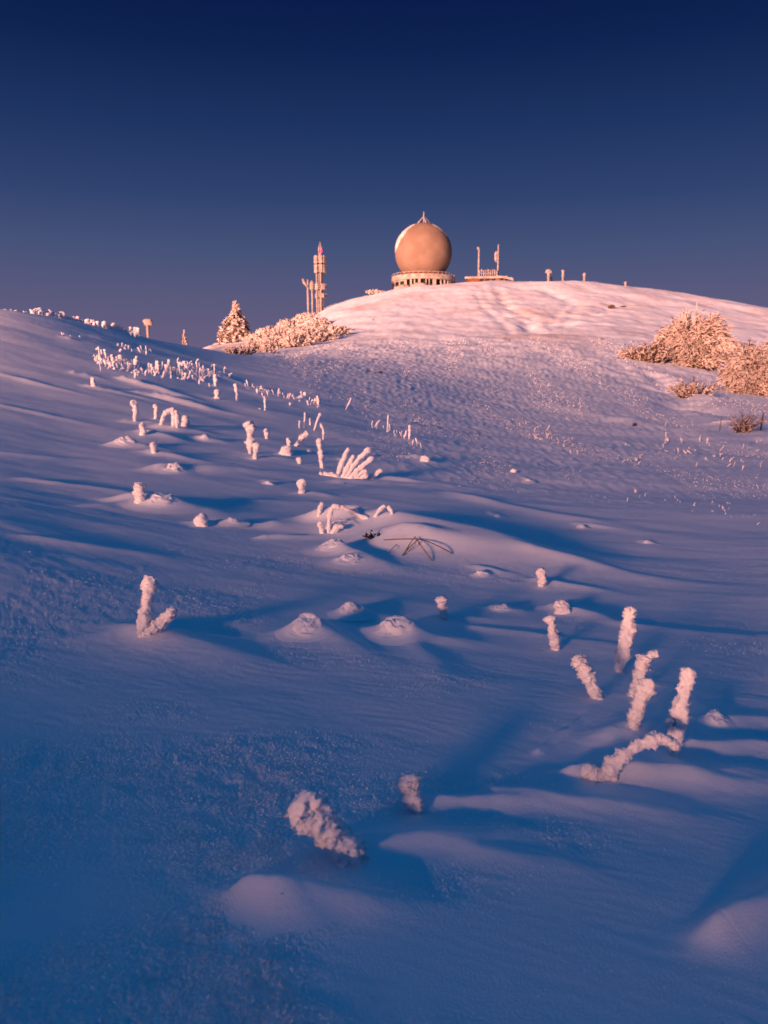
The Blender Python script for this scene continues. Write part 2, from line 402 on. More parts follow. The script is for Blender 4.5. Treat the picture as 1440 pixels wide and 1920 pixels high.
# ------------------------------------------------------------------ rimed stalks and clumps
def plane_pt(px, py, base, dd=0.0):
    d = pix_ray(px, py); Y = base[1] + dd; k = Y / d[1]
    return np.array([d[0] * k, Y, CAMZ + d[2] * k])
def mpp_at(p): return (p[1] * cp - (p[2] - CAMZ) * sp_) / F
def smooth_path(P, n):
    P = np.array(P, float); m = len(P)
    if m == 2: t = np.linspace(0, 1, n)[:, None]; return P[0] * (1 - t) + P[1] * t
    Q = np.vstack([2 * P[0] - P[1], P, 2 * P[-1] - P[-2]]); out = []
    for s in np.linspace(0, m - 1 - 1e-6, n):
        i = int(s); t = s - i; w = cubic_w(t); out.append(sum(w[k] * Q[i + k] for k in range(4)))
    return np.array(out)
def stalk_mesh(path, rad, seed=0, n=60, m=28, lump=0.36, base_k=0.62, head=0.0, shards=120, taper_tip=0.9):
    C = smooth_path(path, n); L = np.concatenate([[0], np.cumsum(np.linalg.norm(np.diff(C, axis=0), axis=1))]); Lt = L[-1]
    t = L / Lt
    T = np.gradient(C, axis=0); T /= np.linalg.norm(T, axis=1)[:, None]
    ref = np.array([0, 1, 0.1]); S = np.cross(T, ref); S /= np.linalg.norm(S, axis=1)[:, None]; U = np.cross(S, T)
    a = np.linspace(0, 2 * PI, m, endpoint=False)
    prof = base_k + (1 - base_k) * sstep(0, 0.55, t) + head * sstep(0.7, 0.88, t)
    end = np.sqrt(np.clip(1 - (np.clip((L - (Lt - rad * taper_tip)) / (rad * taper_tip), 0, 1)) ** 2, 0.0, 1))
    k1 = vnoise3(np.stack([L / rad * .55, L * 0 + seed * 3.3, L * 0], 1), seed + 9) + .5 * vnoise3(np.stack([L / rad * 1.3, L * 0 + seed * 5.3, L * 0], 1), seed + 10)
    prof = prof * (1 + 0.22 * k1)
    prof = prof * np.maximum(end, 0.02)
    D = S[:, None, :] * np.cos(a)[None, :, None] + U[:, None, :] * np.sin(a)[None, :, None]
    base = C[:, None, :] + D * (rad * prof)[:, None, None]
    q = base.reshape(-1, 3) / rad
    n1 = vnoise3(q * 0.9 + seed * 7.3, seed); n2 = vnoise3(q * 2.1 + seed * 3.1, seed + 1); n3 = vnoise3(q * 5.0 + seed, seed + 2)
    n4 = vnoise3(q * 10.0 + seed, seed + 3)
    ph = (t[:, None] * Lt / rad * 0.62 + 0.9 * (vnoise3(np.stack([np.cos(a) * 1.2, np.sin(a) * 1.2, a * 0 + seed], 1), seed + 5))[None, :]).reshape(-1)
    saw = 1 - np.mod(ph + 0.35 * n1, 1.0); saw = saw ** 1.5 - 0.4
    left = np.clip(-D[..., 0].reshape(-1), -0.3, 1)
    disp = 1 + lump * (1.0 * n1 + 0.75 * n2 + 0.6 * n3 + 0.4 * n4) + lump * 0.95 * saw * (0.6 + 0.4 * left)
    Vv = C[:, None, :] + D * (rad * prof)[:, None, None] * disp.reshape(n, m)[..., None]
    V = Vv.reshape(-1, 3)
    i = np.arange(n - 1)[:, None] * m; j = np.arange(m)[None, :]; j2 = (j + 1) % m
    Fq = np.stack([i + j, i + j2, i + m + j2, i + m + j], -1).reshape(-1, 4)
    V = np.vstack([V, [C[-1] + T[-1] * rad * 0.05]])
    tip = len(V) - 1; tb = (n - 1) * m
    Ft = [(tb + k, tb + (k + 1) % m, tip, tip) for k in range(m)]
    F4 = [tuple(r) for r in Fq.tolist()] + [(x[0], x[1], x[2]) for x in Ft]
    VV = V.tolist()
    r2 = np.random.default_rng(seed + 100)
    if shards:
        Nn = (Vv - C[:, None, :]); nl = np.linalg.norm(Nn, axis=2, keepdims=True); Nn = Nn / np.maximum(nl, 1e-9)
        for _ in range(shards):
            ii = int(r2.integers(3, n - 1)); jj = int(r2.integers(0, m)); p = Vv[ii, jj]
            if prof[ii] < 0.15: continue
            d = Nn[ii, jj] + 0.8 * r2.normal(size=3) * 0.5 + np.array([-0.4, -0.1, 0.15]); d /= np.linalg.norm(d)
            s = rad * (0.14 + 0.42 * r2.random() ** 2.5); w = np.cross(d, r2.normal(size=3)); w /= np.linalg.norm(w); w *= s * 0.42
            v2 = np.cross(d, w); b = len(VV); pi = p - d * s * 0.35
            VV += [(pi - w).tolist(), (pi + w).tolist(), (pi + v2).tolist(), (p + d * s * 0.75 + w * .35).tolist(), (p + d * s * 0.7 - w * .45).tolist()]
            F4 += [(b, b + 1, b + 3, b + 4), (b + 1, b + 2, b + 3), (b + 2, b, b + 4), (b + 2, b + 4, b + 3)]
    return VV, F4
def to_world(V, loc): return np.asarray(V) - np.asarray(loc)[None, :]
_seed = [1]
def stalk(pts, w, label=None, name='frosted_stalk', parent=None, root=None, depth=0.0, group=None, cat='frosted stalk', **kw):
    """pts: pixels base..tip; w: width px"""
    if root is None: base = ground_hit(pts[0][0], pts[0][1], height)
    else: base = root
    mp = mpp_at(base); rad = w * mp * 0.35
    n = len(pts); P = [plane_pt(p[0], p[1], base, depth * k / max(1, n - 1)) for k, p in enumerate(pts)]
    d0 = P[1] - P[0]; d0 /= np.linalg.norm(d0)
    P = [P[0] - d0 * rad * 1.2 - np.array([0, 0, rad * .6])] + P
    ll = np.linalg.norm(P[-1] - P[-2]); P[-1] = P[-1] - (P[-1] - P[-2]) / ll * rad * 0.25
    _seed[0] += 1
    big = w * 0.533
    kw.setdefault('n', int(min(90, max(14, 26 + big * 2)))); kw.setdefault('m', int(min(40, max(9, 8 + big)))); kw.setdefault('shards', int(min(300, max(8, w * 13))))
    V, Fc = stalk_mesh(P, rad, _seed[0], **kw)
    loc = base if parent is None else np.array(parent.location)
    o = mesh_obj(name, to_world(V, loc), Fc, M_RIME, parent)
    if parent is None:
        o.location = base; tag(o, label, cat, group)
    return o, base
def plant(stems, label, cat='frosted plant', group=None):
    """several rimed stems on one root; stems: list of (pts, w, kw)"""
    b = ground_hit(stems[0][0][0][0], stems[0][0][0][1], height)
    e = empty('frosted_plant', b); tag(e, label, cat, group)
    for pts, w, kw in stems:
        kw = dict(kw); own = kw.pop('own', False)
        r = ground_hit(pts[0][0], pts[0][1], height) if own else b
        stalk(pts, w, name='stem', parent=e, root=np.array([b[0], r[1], b[2]]) if own else b, **kw)
    return e
def bell_mesh(rx, ry, rz, seed, n=34, m=40, rough=0.28, shards=150):
    """a lump that melts into the snow around it: bell profile with crusty rime on its crown"""
    R = np.linspace(0.04, 2.4, n); a = np.linspace(0, 2 * PI, m, endpoint=False)
    b = 1 / (1 + (R / 0.85) ** 3.4) ; z = b - 0.10 * sstep(1.5, 2.4, R)
    X = R[:, None] * np.cos(a); Y = R[:, None] * np.sin(a); Z = np.repeat(z[:, None], m, 1)
    q = np.stack([X, Y, Z], -1).reshape(-1, 3); wt = np.repeat((sstep(1.35, .6, R))[:, None], m, 1).reshape(-1, 1)
    s = seed * 1.7
    nx = np.stack([vnoise3(q * 1.7 + s, seed + k) * .9 + vnoise3(q * 3.9 + s, seed + 3 + k) * .7 + vnoise3(q * 9 + s, seed + 6 + k) * .45 for k in range(3)], 1)
    V = (q + nx * wt * rough * .75 * np.array([.7, .7, 1.0])) * np.array([rx, ry, rz])
    i = np.arange(n - 1)[:, None] * m; j = np.arange(m)[None, :]; j2 = (j + 1) % m
    F4 = [tuple(r) for r in np.stack([i + j, i + m + j, i + m + j2, i + j2], -1).reshape(-1, 4).tolist()]
    VV = V.tolist() + [[0, 0, float(V[:m, 2].mean())]]; tip = len(VV) - 1
    F4 += [(k, (k + 1) % m, tip) for k in range(m)]
    r2 = np.random.default_rng(seed)
    for _ in range(shards):
        ii = int(r2.integers(1, int(n * .4))) * m + int(r2.integers(0, m)); p = V[ii]; d = np.array([q[ii, 0], q[ii, 1], .6]) + 0.5 * r2.normal(size=3); d /= np.linalg.norm(d)
        l = rx * r2.uniform(0.05, 0.13); w = np.cross(d, r2.normal(size=3)); w /= np.linalg.norm(w); w *= l * .4; v2 = np.cross(d, w); k = len(VV); pi = p - d * l * .5
        VV += [(pi - w).tolist(), (pi + w).tolist(), (pi + v2).tolist(), (p + d * l * .8).tolist()]
        F4 += [(k, k + 1, k + 3), (k + 1, k + 2, k + 3), (k + 2, k, k + 3)]
    return VV, F4
def clump_mesh(rx, ry, rz, seed, n=34, m=40, rough=0.28, shards=150):
    th = np.linspace(0.03, PI * 0.72, n); a = np.linspace(0, 2 * PI, m, endpoint=False)
    X = np.sin(th)[:, None] * np.cos(a); Y = np.sin(th)[:, None] * np.sin(a); Z = np.repeat(np.cos(th)[:, None], m, 1)
    q = np.stack([X, Y, Z], -1).reshape(-1, 3)
    d = 1 + rough * (0.9 * vnoise3(q * 1.6 + seed, seed) + 0.7 * vnoise3(q * 3.7 + seed, seed + 1) + 0.4 * vnoise3(q * 8 + seed, seed + 2))
    V = q * d[:, None] * np.array([rx, ry, rz])
    i = np.arange(n - 1)[:, None] * m; j = np.arange(m)[None, :]; j2 = (j + 1) % m
    F4 = [tuple(r) for r in np.stack([i + j, i + m + j, i + m + j2, i + j2], -1).reshape(-1, 4).tolist()]
    VV = V.tolist() + [[0, 0, float(V[:m, 2].mean())]]; tip = len(VV) - 1
    F4 += [(k, (k + 1) % m, tip) for k in range(m)]
    r2 = np.random.default_rng(seed)
    for _ in range(shards):
        ii = int(r2.integers(1, int(n * .75))) * m + int(r2.integers(0, m)); p = V[ii]; d = q[ii] + 0.5 * r2.normal(size=3) + np.array([-0.3, 0, .2]); d /= np.linalg.norm(d)
        s = rx * r2.uniform(0.08, 0.2); w = np.cross(d, r2.normal(size=3)); w /= np.linalg.norm(w); w *= s * .4; v2 = np.cross(d, w); b = len(VV); pi = p - d * s * .4
        VV += [(pi - w).tolist(), (pi + w).tolist(), (pi + v2).tolist(), (p + d * s * .8).tolist()]
        F4 += [(b, b + 1, b + 3), (b + 1, b + 2, b + 3), (b + 2, b, b + 3)]
    return VV, F4
def clump(px, py, w, h, label, name='frost_clump', cat='frost clump', group=None, **kw):
    b = ground_hit(px, py, height); mp = mpp_at(b); _seed[0] += 1
    kw.setdefault('shards', int(min(160, w * 3))); big = w * .533
    kw.setdefault('n', int(min(44, 12 + big))); kw.setdefault('m', int(min(56, 14 + big)))
    ball = h / w > .66
    V, Fc = clump_mesh(w * mp * .5, w * mp * .45, h * mp * .62, _seed[0], **kw) if ball else bell_mesh(w * mp * .56, w * mp * 0.5, h * mp * .8, _seed[0], **{**kw, 'shards': 0})
    V = np.array(V); c0 = (b[0], b[1] + w * mp * 0.1); V[:, 2] += (h * mp * .3) if ball else height(V[:, 0] + c0[0], V[:, 1] + c0[1]) - b[2]
    o = mesh_obj(name, V, Fc, M_RIME if ball else M_SNOW); o.location = (c0[0], c0[1], b[2]); tag(o, label, cat, group)
    return o

# --- nearest stalks
stalk([(658,1604),(628,1570),(598,1538),(546,1500)], 86, 'thickest crusted stalk, leaning left beside the lowest lit drift', lump=.3, head=0.1, base_k=.75, depth=-.02)
stalk([(782,1522),(772,1486),(762,1450)], 44, 'short stub with a rounded knob, right of the thickest leaning stalk', head=0.35)
clump(530, 1696, 110, 9, 'wide shaggy rime mound glowing warm at the bottom centre of the snow', rough=.16, n=44, m=60)
# --- group on the right
stalk([(1041,1218),(1037,1185),(1030,1152)], 24, 'slim upright stalk standing at the left rear of the right hand group')
stalk([(1122,1308),(1105,1272),(1090,1248),(1078,1226)], 38, 'stout stalk leaning left in the right hand group', head=0.1, depth=.01)
stalk([(1162,1258),(1170,1215),(1178,1170),(1184,1134)], 34, 'tall straight stalk with ragged head at the back of the right hand group', head=0.12)
plant([([(1186,1306),(1198,1270),(1208,1240),(1212,1226)], 30, {}), ([(1204,1250),(1222,1228),(1236,1226)], 20, {'base_k': .8})], 'stalk with a hooked head tilting right, behind the curved stalk')
stalk([(1190,1362),(1192,1335),(1206,1305),(1222,1270)], 36, 'curved stalk with a swollen top in the middle of the right hand group', head=0.12)
plant([([(1264,1412),(1272,1370),(1278,1320),(1292,1248)], 38, {'head': .1, 'base_k': .6}), ([(1262,1392),(1256,1365),(1254,1346)], 20, {})], 'tallest stalk at the right edge of the group with a side knob')
plant([([(1135,1448),(1165,1420),(1200,1396),(1248,1384)], 34, {'base_k': .9}), ([(1258,1392),(1240,1384),(1222,1388)], 24, {'base_k': .9})], 'fallen stalk arching low over the snow, below the curved stalk')
stalk([(1140,1452),(1112,1448),(1088,1438)], 34, 'lying stub with a round knob at the left end of the lowest right drift', base_k=.7, head=.1)
stalk([(1124,1312),(1092,1336),(1055,1362),(1022,1398)], 15, 'thin half buried twig lying in the shade, left of the group', base_k=.9)
clump(1345, 1356, 42, 20, 'low rime lump alone near the right edge of the picture')
# --- left V and mid foreground
plant([([(266,1190),(272,1150),(278,1115),(286,1078)], 31, {'head': .1}), ([(268,1190),(295,1172),(332,1140)], 32, {'head': .1, 'base_k': .7})], 'V shaped pair of stems rising from one root on the left')
clump(574, 1186, 60, 28, 'rounded rime clump with a dark leaf at its foot', rough=.26)
clump(740, 1188, 66, 30, 'rounded rime clump with a dimple, right of the one with a dark leaf', rough=.3)
clump(660, 1150, 40, 20, 'small pale lump capping the shaded drift between two bigger clumps')
stalk([(833,1162),(830,1138),(828,1116)], 20, 'small lone stub with a crooked cap in the centre of the slope', head=.35)
stalk([(1014,1100),(1016,1080),(1010,1064)], 24, 'short stub above the small round clump, at the end of the long bright drift', head=.1)
clump(904, 1080, 28, 12, 'tiny pale lump on the shaded snow left of the short stub')
clump(940, 1146, 34, 10, 'flat faint lump on the shaded snow, left of the round clump')
clump(1054, 1150, 30, 24, 'round clump with a swirled top behind the slim upright stalk')
# --- middle left
stalk([(262,944),(261,920),(262,902)], 24, 'thick short stub at the left end of the crumbly mound', head=.05, base_k=.85)
clump(302, 942, 62, 18, 'low crumbly mound joined to a thick short stub')
clump(378, 984, 26, 22, 'round nub at the start of a thin drift on the left')
clump(436, 978, 24, 7, 'tiny frosty scale lying in the shade, right of the round nub')
clump(328, 884, 36, 17, 'ragged clump with dark leaves showing at the head of a bright drift', rough=.4)
clump(236, 832, 34, 13, 'low oval lump at the left edge of the stub field')
stalk([(289,850),(288,838),(284,828)], 17, 'small hooded nub just right of the low oval lump', head=.2)
stalk([(253,788),(254,768),(249,748)], 12, 'slim stub with a forward bent head at the left, above the cone', head=.3)
stalk([(292,784),(293,768),(291,756)], 11, 'narrow stub left of the arched bunch', head=.15)
plant([([(302,794),(308,778),(320,768),(330,772)], 12, {}), ([(324,798),(326,782),(322,768)], 12, {}), ([(332,796),(332,782),(328,768)], 11, {})], 'arched bunch of three rimed stems on the left slope')
stalk([(346,798),(348,786),(348,777)], 16, 'stumpy stub with a flared top right of the arched bunch', head=.15)
stalk([(268,816),(266,802),(267,790)], 14, 'cone shaped nub with a knob on top, below the slim bent stub', base_k=1.5, head=-.2)
clump(384, 824, 20, 10, 'small lump with a tapering tail below the stumpy stub')
stalk([(175,720),(174,712),(172,706)], 9, 'tiny cone alone on the upper left snow', base_k=1.4)
stalk([(407,750),(407,738),(406,728)], 15, 'barrel shaped nub with a dark foot', head=.1, base_k=.8)
stalk([(404,724),(404,712),(403,700)], 9, 'ragged stub standing behind the barrel shaped nub', head=.1)
stalk([(443,752),(444,738),(440,718)], 8, 'thin frayed stub right of the barrel shaped nub')
# --- centre left
stalk([(470,852),(470,825),(470,806),(463,788)], 19, 'tall stalk with a heavy cap bent to the left', head=.35, base_k=.55)
stalk([(478,860),(480,844),(481,828)], 13, 'small knobbly stub at the foot of the stalk with the heavy cap', head=.3, base_k=.5)
stalk([(500,822),(500,812),(498,802)], 11, 'short pale stub right of the stalk with the heavy cap', head=.1)
clump(536, 854, 24, 20, 'bulbous clump right of the knobbly stub', rough=.3)
stalk([(541,838),(542,828),(538,820)], 11, 'little nub standing behind the bulbous clump')
clump(581, 850, 11, 9, 'tiny ball of rime on the drift right of the bulbous clump')
stalk([(556,836),(566,822),(579,809)], 14, 'stub slanting right with a round end, below the needle pair', head=.2, base_k=.5)
stalk([(570,804),(571,790),(572,772)], 5, 'left needle of the upright pair of thin stalks', n=26)
stalk([(589,808),(594,792),(601,773)], 6, 'slanted needle right of the upright thin one', n=26)
stalk([(606,822),(606,806),(600,793)], 7, 'thin stalk with its tip bent over left, in front of the needles')
stalk([(582,800),(581,790),(582,783)], 4, 'very short needle between the two thin stalks', n=20)
stalk([(562,804),(561,796),(562,788)], 4, 'short faint needle at the left of the pair', n=20)
stalk([(604,878),(602,858),(600,838),(597,820)], 14, 'upright stalk with a shaggy collar, left of the big fan shaped bunch', head=.25)
stalk([(562,870),(561,862),(560,856)], 11, 'mushroom shaped nub left of the stalk with a shaggy collar', head=.4)
clump(505, 910, 26, 10, 'smooth oval lump left of the hollow stub')
stalk([(566,926),(567,910),(564,896)], 17, 'thick stub with a broad top below the fan shaped bunch', base_k=.55, head=.1)
plant([([(632,893),(642,865),(654,838)], 12, {}), ([(640,900),(654,872),(664,852)], 12, {}), ([(644,904),(665,870),(695,838)], 13, {'head': .1}),
       ([(646,905),(672,880),(702,856)], 13, {'head': .1}), ([(648,906),(670,890),(690,882)], 12, {}), ([(650,906),(675,896),(692,890)], 12, {}),
       ([(640,900),(618,892),(596,888)], 17, {'base_k': .9})], 'big fan shaped bunch of six or more rimed stems leaning right')
stalk([(696,896),(706,888),(717,880)], 13, 'stub leaning right beside the fan shaped bunch', head=.1)
# --- arches by the grass mound
stalk([(597,966),(600,954),(604,940)], 11, 'thin leaning stub left of the snow arch')
plant([([(616,1000),(618,970),(624,950),(640,952)], 13, {}), ([(688,972),(668,964),(648,954),(634,950)], 12, {'own': True}), ([(604,1006),(603,992),(599,976)], 14, {}),
       ([(618,1010),(630,992),(645,984)], 17, {}), ([(672,970),(668,960),(664,952)], 10, {'own': True})], 'tangle of arching rimed stems left of the grassy mound')
plant([([(704,968),(712,955),(724,948)], 12, {'base_k': .8}), ([(735,968),(733,956),(726,948)], 10, {'base_k': .8})], 'small bent twig forming an inverted V above the grassy mound')
clump(640, 990, 54, 14, 'snow pad carrying the tangle of arching stems')
clump(620, 1026, 46, 13, 'soft lump below the tangle of arching stems')
clump(655, 1054, 50, 15, 'soft lump with a brown leaf, lowest beside the grassy mound')
clump(765, 1014, 120, 16, 'wide smooth snow dome with brown grass stems lying across it', rough=.05, n=40, m=60, shards=40)
# --- thin ones right of centre
stalk([(649,766),(654,756),(659,745)], 4, 'thin stick slanting right, alone above the centre', n=24)
stalk([(597,758),(596,748),(594,741)], 9, 'fuzzy stub left of the thin slanting stick')
clump(566, 748, 16, 8, 'small double lump on the slope left of the fuzzy stub')
stalk([(726,812),(727,795),(728,777)], 4, 'tallest thin needle in the sparse row right of centre', n=26)
stalk([(767,826),(768,810),(768,796)], 6, 'thin stub with a small head at the right end of the sparse row', head=.4)
clump(797, 868, 18, 14, 'lumpy wedge of snow at the right end of the stub field')
clump(766, 862, 12, 7, 'tiny lump left of the lumpy wedge')
clump(963, 888, 12, 9, 'tiny forked lump alone on the right slope')
clump(990, 902, 12, 5, 'small scale of rime below the tiny forked lump')
clump(1090, 990, 16, 7, 'pale lump at the left end of the faint drift on the right')
clump(1212, 1018, 14, 5, 'small pale lump right of the faint drift')
clump(932, 970, 14, 6, 'small pale lump above the long bright drift')
stalk([(497,772),(497,758),(496,742)], 6, 'thin needle with snow balls around its foot')
clump(487, 770, 9, 5, 'snow ball left of the thin needle')
print('stalks', round(time.time() - T0, 1))

M_TIP = noise_mat('frosted_grass_tip', (.44, .43, .46), (.72, .71, .75), 3, .9)
# ------------------------------------------------------------------ patches of small stalks (prototypes copied)
def proto(name, P, w, seed, **kw):
    kw.setdefault('n', 16); kw.setdefault('m', 8); kw.setdefault('shards', 14)
    V, Fc = stalk_mesh([np.array(p, float) for p in P], w, seed, **kw)
    me = mesh_obj(name, V, Fc, M_RIME); d = me.data; bpy.data.objects.remove(me); return d
PR = [proto('p', [(0,0,-.1),(0,0,.5),(.04,0,1)], .13, 201, head=.3), proto('p', [(0,0,-.1),(.12,0,.5),(.3,0,1)], .12, 202, head=.1),
      proto('p', [(0,0,-.1),(-.1,0,.5),(-.25,0,.95)], .13, 203, head=.2), proto('p', [(0,0,-.1),(.05,0,.7),(.2,0,.95),(.45,0,.7)], .10, 204),
      proto('p', [(0,0,-.1),(0,0,.6),(0,0,1)], .20, 205, base_k=.6), proto('p', [(0,0,-.1),(.02,0,.5),(-.02,0,1)], .07, 206),
      proto('p', [(0,0,-.1),(0,0,.3),(0,0,.6)], .26, 207, base_k=1.2, head=-.1), proto('p', [(0,0,-.1),(.2,0,.4),(.5,0,.7)], .10, 208)]
PRT = []
for d_ in PR:
    e_ = d_.copy(); e_.materials.clear(); e_.materials.append(M_TIP); PRT.append(e_)
def small_stalk(px, py, hpx, k, label, group, name, cat):
    b = ground_hit(px, py); b[2] = hz(b[0], b[1])
    hpx = hpx * 1.35 if name == 'frosted_tuft' else hpx
    o = bpy.data.objects.new(name, (PRT if name == 'frosted_tuft' else PR)[k]); COL.objects.link(o)
    s = hpx * .72 * mpp_at(b); o.location = b; o.scale = (s * random.uniform(.8, 1.25) * (1.7 if 'tussock' in name else 1), s, s)
    o.rotation_euler = (random.uniform(-.15, .15), random.gauss(0, .22), random.uniform(-.7, .7) + (PI if random.random() < .25 else 0)); tag(o, label, cat, group)
    return o
def along(line, t):
    n = len(line) - 1; s = min(t * n, n - 1e-6); i = int(s); f = s - i
    return (line[i][0] * (1 - f) + line[i+1][0] * f, line[i][1] * (1 - f) + line[i+1][1] * f)
def patch(line, half, n, h0, h1, ks, label, group, name='frosted_stalk', cat='frosted stalk', power=1.0):
    for _ in range(n):
        x, y = along(line, random.random()); y += random.gauss(0, half * .55); x += random.uniform(-6, 6)
        h = h0 + (h1 - h0) * random.random() ** power
        small_stalk(x, y, h, random.choice(ks), label, group, name, cat)
patch([(182,672),(215,684),(250,694)], 11, 60, 9, 26, [0,2,4,0,3,6,5], 'one of the stubby stalks crowded in the left half of the dense patch', 'stalks in the left half of the dense patch', power=1.4)
patch([(250,697),(300,700),(350,702),(400,706)], 11, 80, 8, 32, [0,1,4,5,3,7,5,2], 'one of the thin tangled stalks in the right half of the dense patch', 'stalks in the right half of the dense patch', power=1.5)
patch([(185,682),(240,700),(310,712),(400,716)], 6, 34, 6, 15, [6,4,6,0], 'one of the low snow capped nubs along the lower edge of the dense patch', 'snow capped nubs under the dense patch')
patch([(330,680),(390,694),(435,708)], 7, 22, 6, 18, [1,5,7,3], 'one of the fine twigs along the upper edge of the dense patch', 'fine twigs along the top of the dense patch')
patch([(62,582),(120,588),(170,600),(215,613),(262,628)], 5, 200, 7, 19, [0,4,6,2,4], 'one of the rimed tussocks crowning the left ridge against the sky', 'tussocks on the left ridge crest', 'frosted_tussock', 'frosted tussock', 1.8)
patch([(0,577),(60,583)], 1.5, 12, 2, 4, [6,4], 'one of the tiny tussocks on the skyline at the far left edge', 'tussocks at the far left skyline', 'frosted_tussock', 'frosted tussock')
patch([(225,650),(270,660),(330,668)], 8, 14, 6, 15, [0,4,6,2], 'one of the scattered nubs between the ridge crest and the dense patch', 'scattered nubs above the dense patch', power=1.6)
patch([(455,722),(500,738),(545,748),(600,760)], 8, 40, 6, 20, [0,5,1,4,6], 'one of the small stalks scattered right of the barrel shaped nub', 'scattered stalks right of the dense patch', power=1.6)
patch([(690,798),(715,806),(745,815),(790,840)], 5, 26, 6, 20, [5,5,0,1], 'one of the short needles in the sparse row right of centre', 'short needles in the sparse row', power=1.5)
patch([(118,634),(190,640),(240,652)], 5, 9, 4, 8, [6,4], 'one of the tiny lumps on the snow just below the ridge crest', 'tiny lumps below the ridge crest', 'frost_clump', 'frost clump')
patch([(1240,830),(1330,850),(1440,880)], 22, 60, 4, 13, [5,1,2,6,7], 'one of the frosted grass tufts poking out near the right edge', 'frosted tufts near the right edge', 'frosted_tuft', 'frosted tuft', 1.8)
patch([(1000,820),(1080,840),(1200,860)], 14, 60, 4, 11, [6,1,2,7,6], 'one of the small tufts dotted over the middle of the right slope', 'frosted tufts on the middle right slope', 'frosted_tuft', 'frosted tuft', 1.6)
patch([(1180,930),(1300,950),(1440,975)], 14, 26, 5, 12, [6,1,2,7], 'one of the sparse tufts low on the right slope', 'frosted tufts low on the right slope', 'frosted_tuft', 'frosted tuft', 1.6)
print('patches', round(time.time() - T0, 1))

# ------------------------------------------------------------------ hoar flakes (stuff)
def blades(name, x, y, size, label, lean=0.6, seed=3, mat=None, aspect=0.4, sink=.15, flat=.45):
    r2 = np.random.default_rng(seed); n = len(x)
    z = fine(x, y, height(x, y))
    d = np.stack([r2.normal(size=n) * lean - .3 * lean, r2.normal(size=n) * lean, 0.25 + np.abs(r2.normal(size=n)) * .6], 1); d /= np.linalg.norm(d, axis=1)[:, None]
    w = np.cross(d, np.array([[0, 0, 1.0]]) + flat * r2.normal(size=(n, 3))); w /= np.linalg.norm(w, axis=1)[:, None]; k = np.cross(d, w)
    s = size[:, None]; p = np.stack([x, y, z], 1) - d * s * sink; w = w * s * aspect * .5
    b = r2.normal(size=n)[:, None] * .35 * s
    V = np.stack([p - w, p + w, p + d * s * .55 + w * .9 + k * b * .5, p + d * s * .55 - w * .9 + k * b * .5, p + d * s + w * .35 + k * b, p + d * s - w * .35 + k * b], 1).reshape(-1, 3)
    i = np.arange(n)[:, None] * 6
    Q = np.concatenate([i + np.array([[0, 1, 2, 3]]), i + np.array([[3, 2, 4, 5]])], 0)
    o = mesh_obj(name, V, Q, mat or M_RIME, smooth=False); tag(o, label, None, None, 'stuff'); return o
def scatter_polar(n, r0, r1, a0, a1, seed, power=1.0):
    r2 = np.random.default_rng(seed); r = r0 * (r1 / r0) ** (r2.random(n) ** power); a = r2.uniform(a0, a1, n)
    return np.sin(a) * r, np.cos(a) * r, r2
x, y, r2 = scatter_polar(420000, 0.62, 3.6, -.58, .58, 5, 1.0)
fm = frost_mask(x, y); keep = r2.random(len(x)) < fm * (0.35 + .65 * sstep(-.4, .3, pnoise(x * 9, y * 9, 71))); x = x[keep]; y = y[keep]; r = np.hypot(x, y)
fk = fm[keep]
size = (.35 + .65 * fk) * (0.0022 + 0.0034 * r2.random(len(x)) ** 3) * (0.85 + 0.16 * r)
blades('hoar_frost', x, y, size, 'fine crusted hoar frost flakes covering the foreground snow', lean=1.7, aspect=.55, sink=.35)
x, y, r2 = scatter_polar(170000, 5.5, 95, -.2, .6, 6, .9)
az = np.arctan2(x, y); r = np.hypot(x, y)
pm = sstep(-.05, .5, pnoise(x / (.5 + .03 * r), y / (.8 + .1 * r), 73) + .25 * pnoise(x / .3, y / .6, 74)) * sstep(-.12, .1, az + .16 * sstep(10, 30, r)) * sstep(6, 10, r)
keep = r2.random(len(x)) < pm; x = x[keep]; y = y[keep]; r = r[keep]
blades('frosted_grass', x, y, (0.0007 * r + .003) * (0.55 + 1.5 * r2.random(len(x)) ** 3), 'patchy frosted grass tips over the right slope', lean=1.6, seed=4, aspect=.9, sink=.3, mat=M_TIP)
print('flakes', round(time.time() - T0, 1))

# ------------------------------------------------------------------ dead leaves and stems
M_STEM = noise_mat('dry_stem', (0.10, 0.055, 0.02), (0.20, 0.12, 0.05), 40, .6)
M_LEAF = noise_mat('dead_leaf', (0.012, 0.010, 0.008), (0.05, 0.032, 0.018), 60, .8)
def tube_mesh(C, R, m=7):
    C = np.array(C, float); n = len(C); T = np.gradient(C, axis=0); T /= np.maximum(np.linalg.norm(T, axis=1)[:, None], 1e-9)
    ref = np.array([0.13, 1, 0.07]) if abs(T[0][1]) < .9 else np.array([1, 0, .1]); S = np.cross(T, ref); S /= np.linalg.norm(S, axis=1)[:, None]; U = np.cross(S, T)
    a = np.linspace(0, 2 * PI, m, endpoint=False); R = np.broadcast_to(np.asarray(R, float), (n,))
    V = (C[:, None] + (S[:, None] * np.cos(a)[None, :, None] + U[:, None] * np.sin(a)[None, :, None]) * R[:, None, None]).reshape(-1, 3)
    i = np.arange(n - 1)[:, None] * m; j = np.arange(m)[None, :]; j2 = (j + 1) % m
    Fq = [tuple(r) for r in np.stack([i + j, i + j2, i + m + j2, i + m + j], -1).reshape(-1, 4).tolist()]
    Fq += [tuple(range(m))[::-1], tuple((n - 1) * m + k for k in range(m))]
    return V.tolist(), Fq
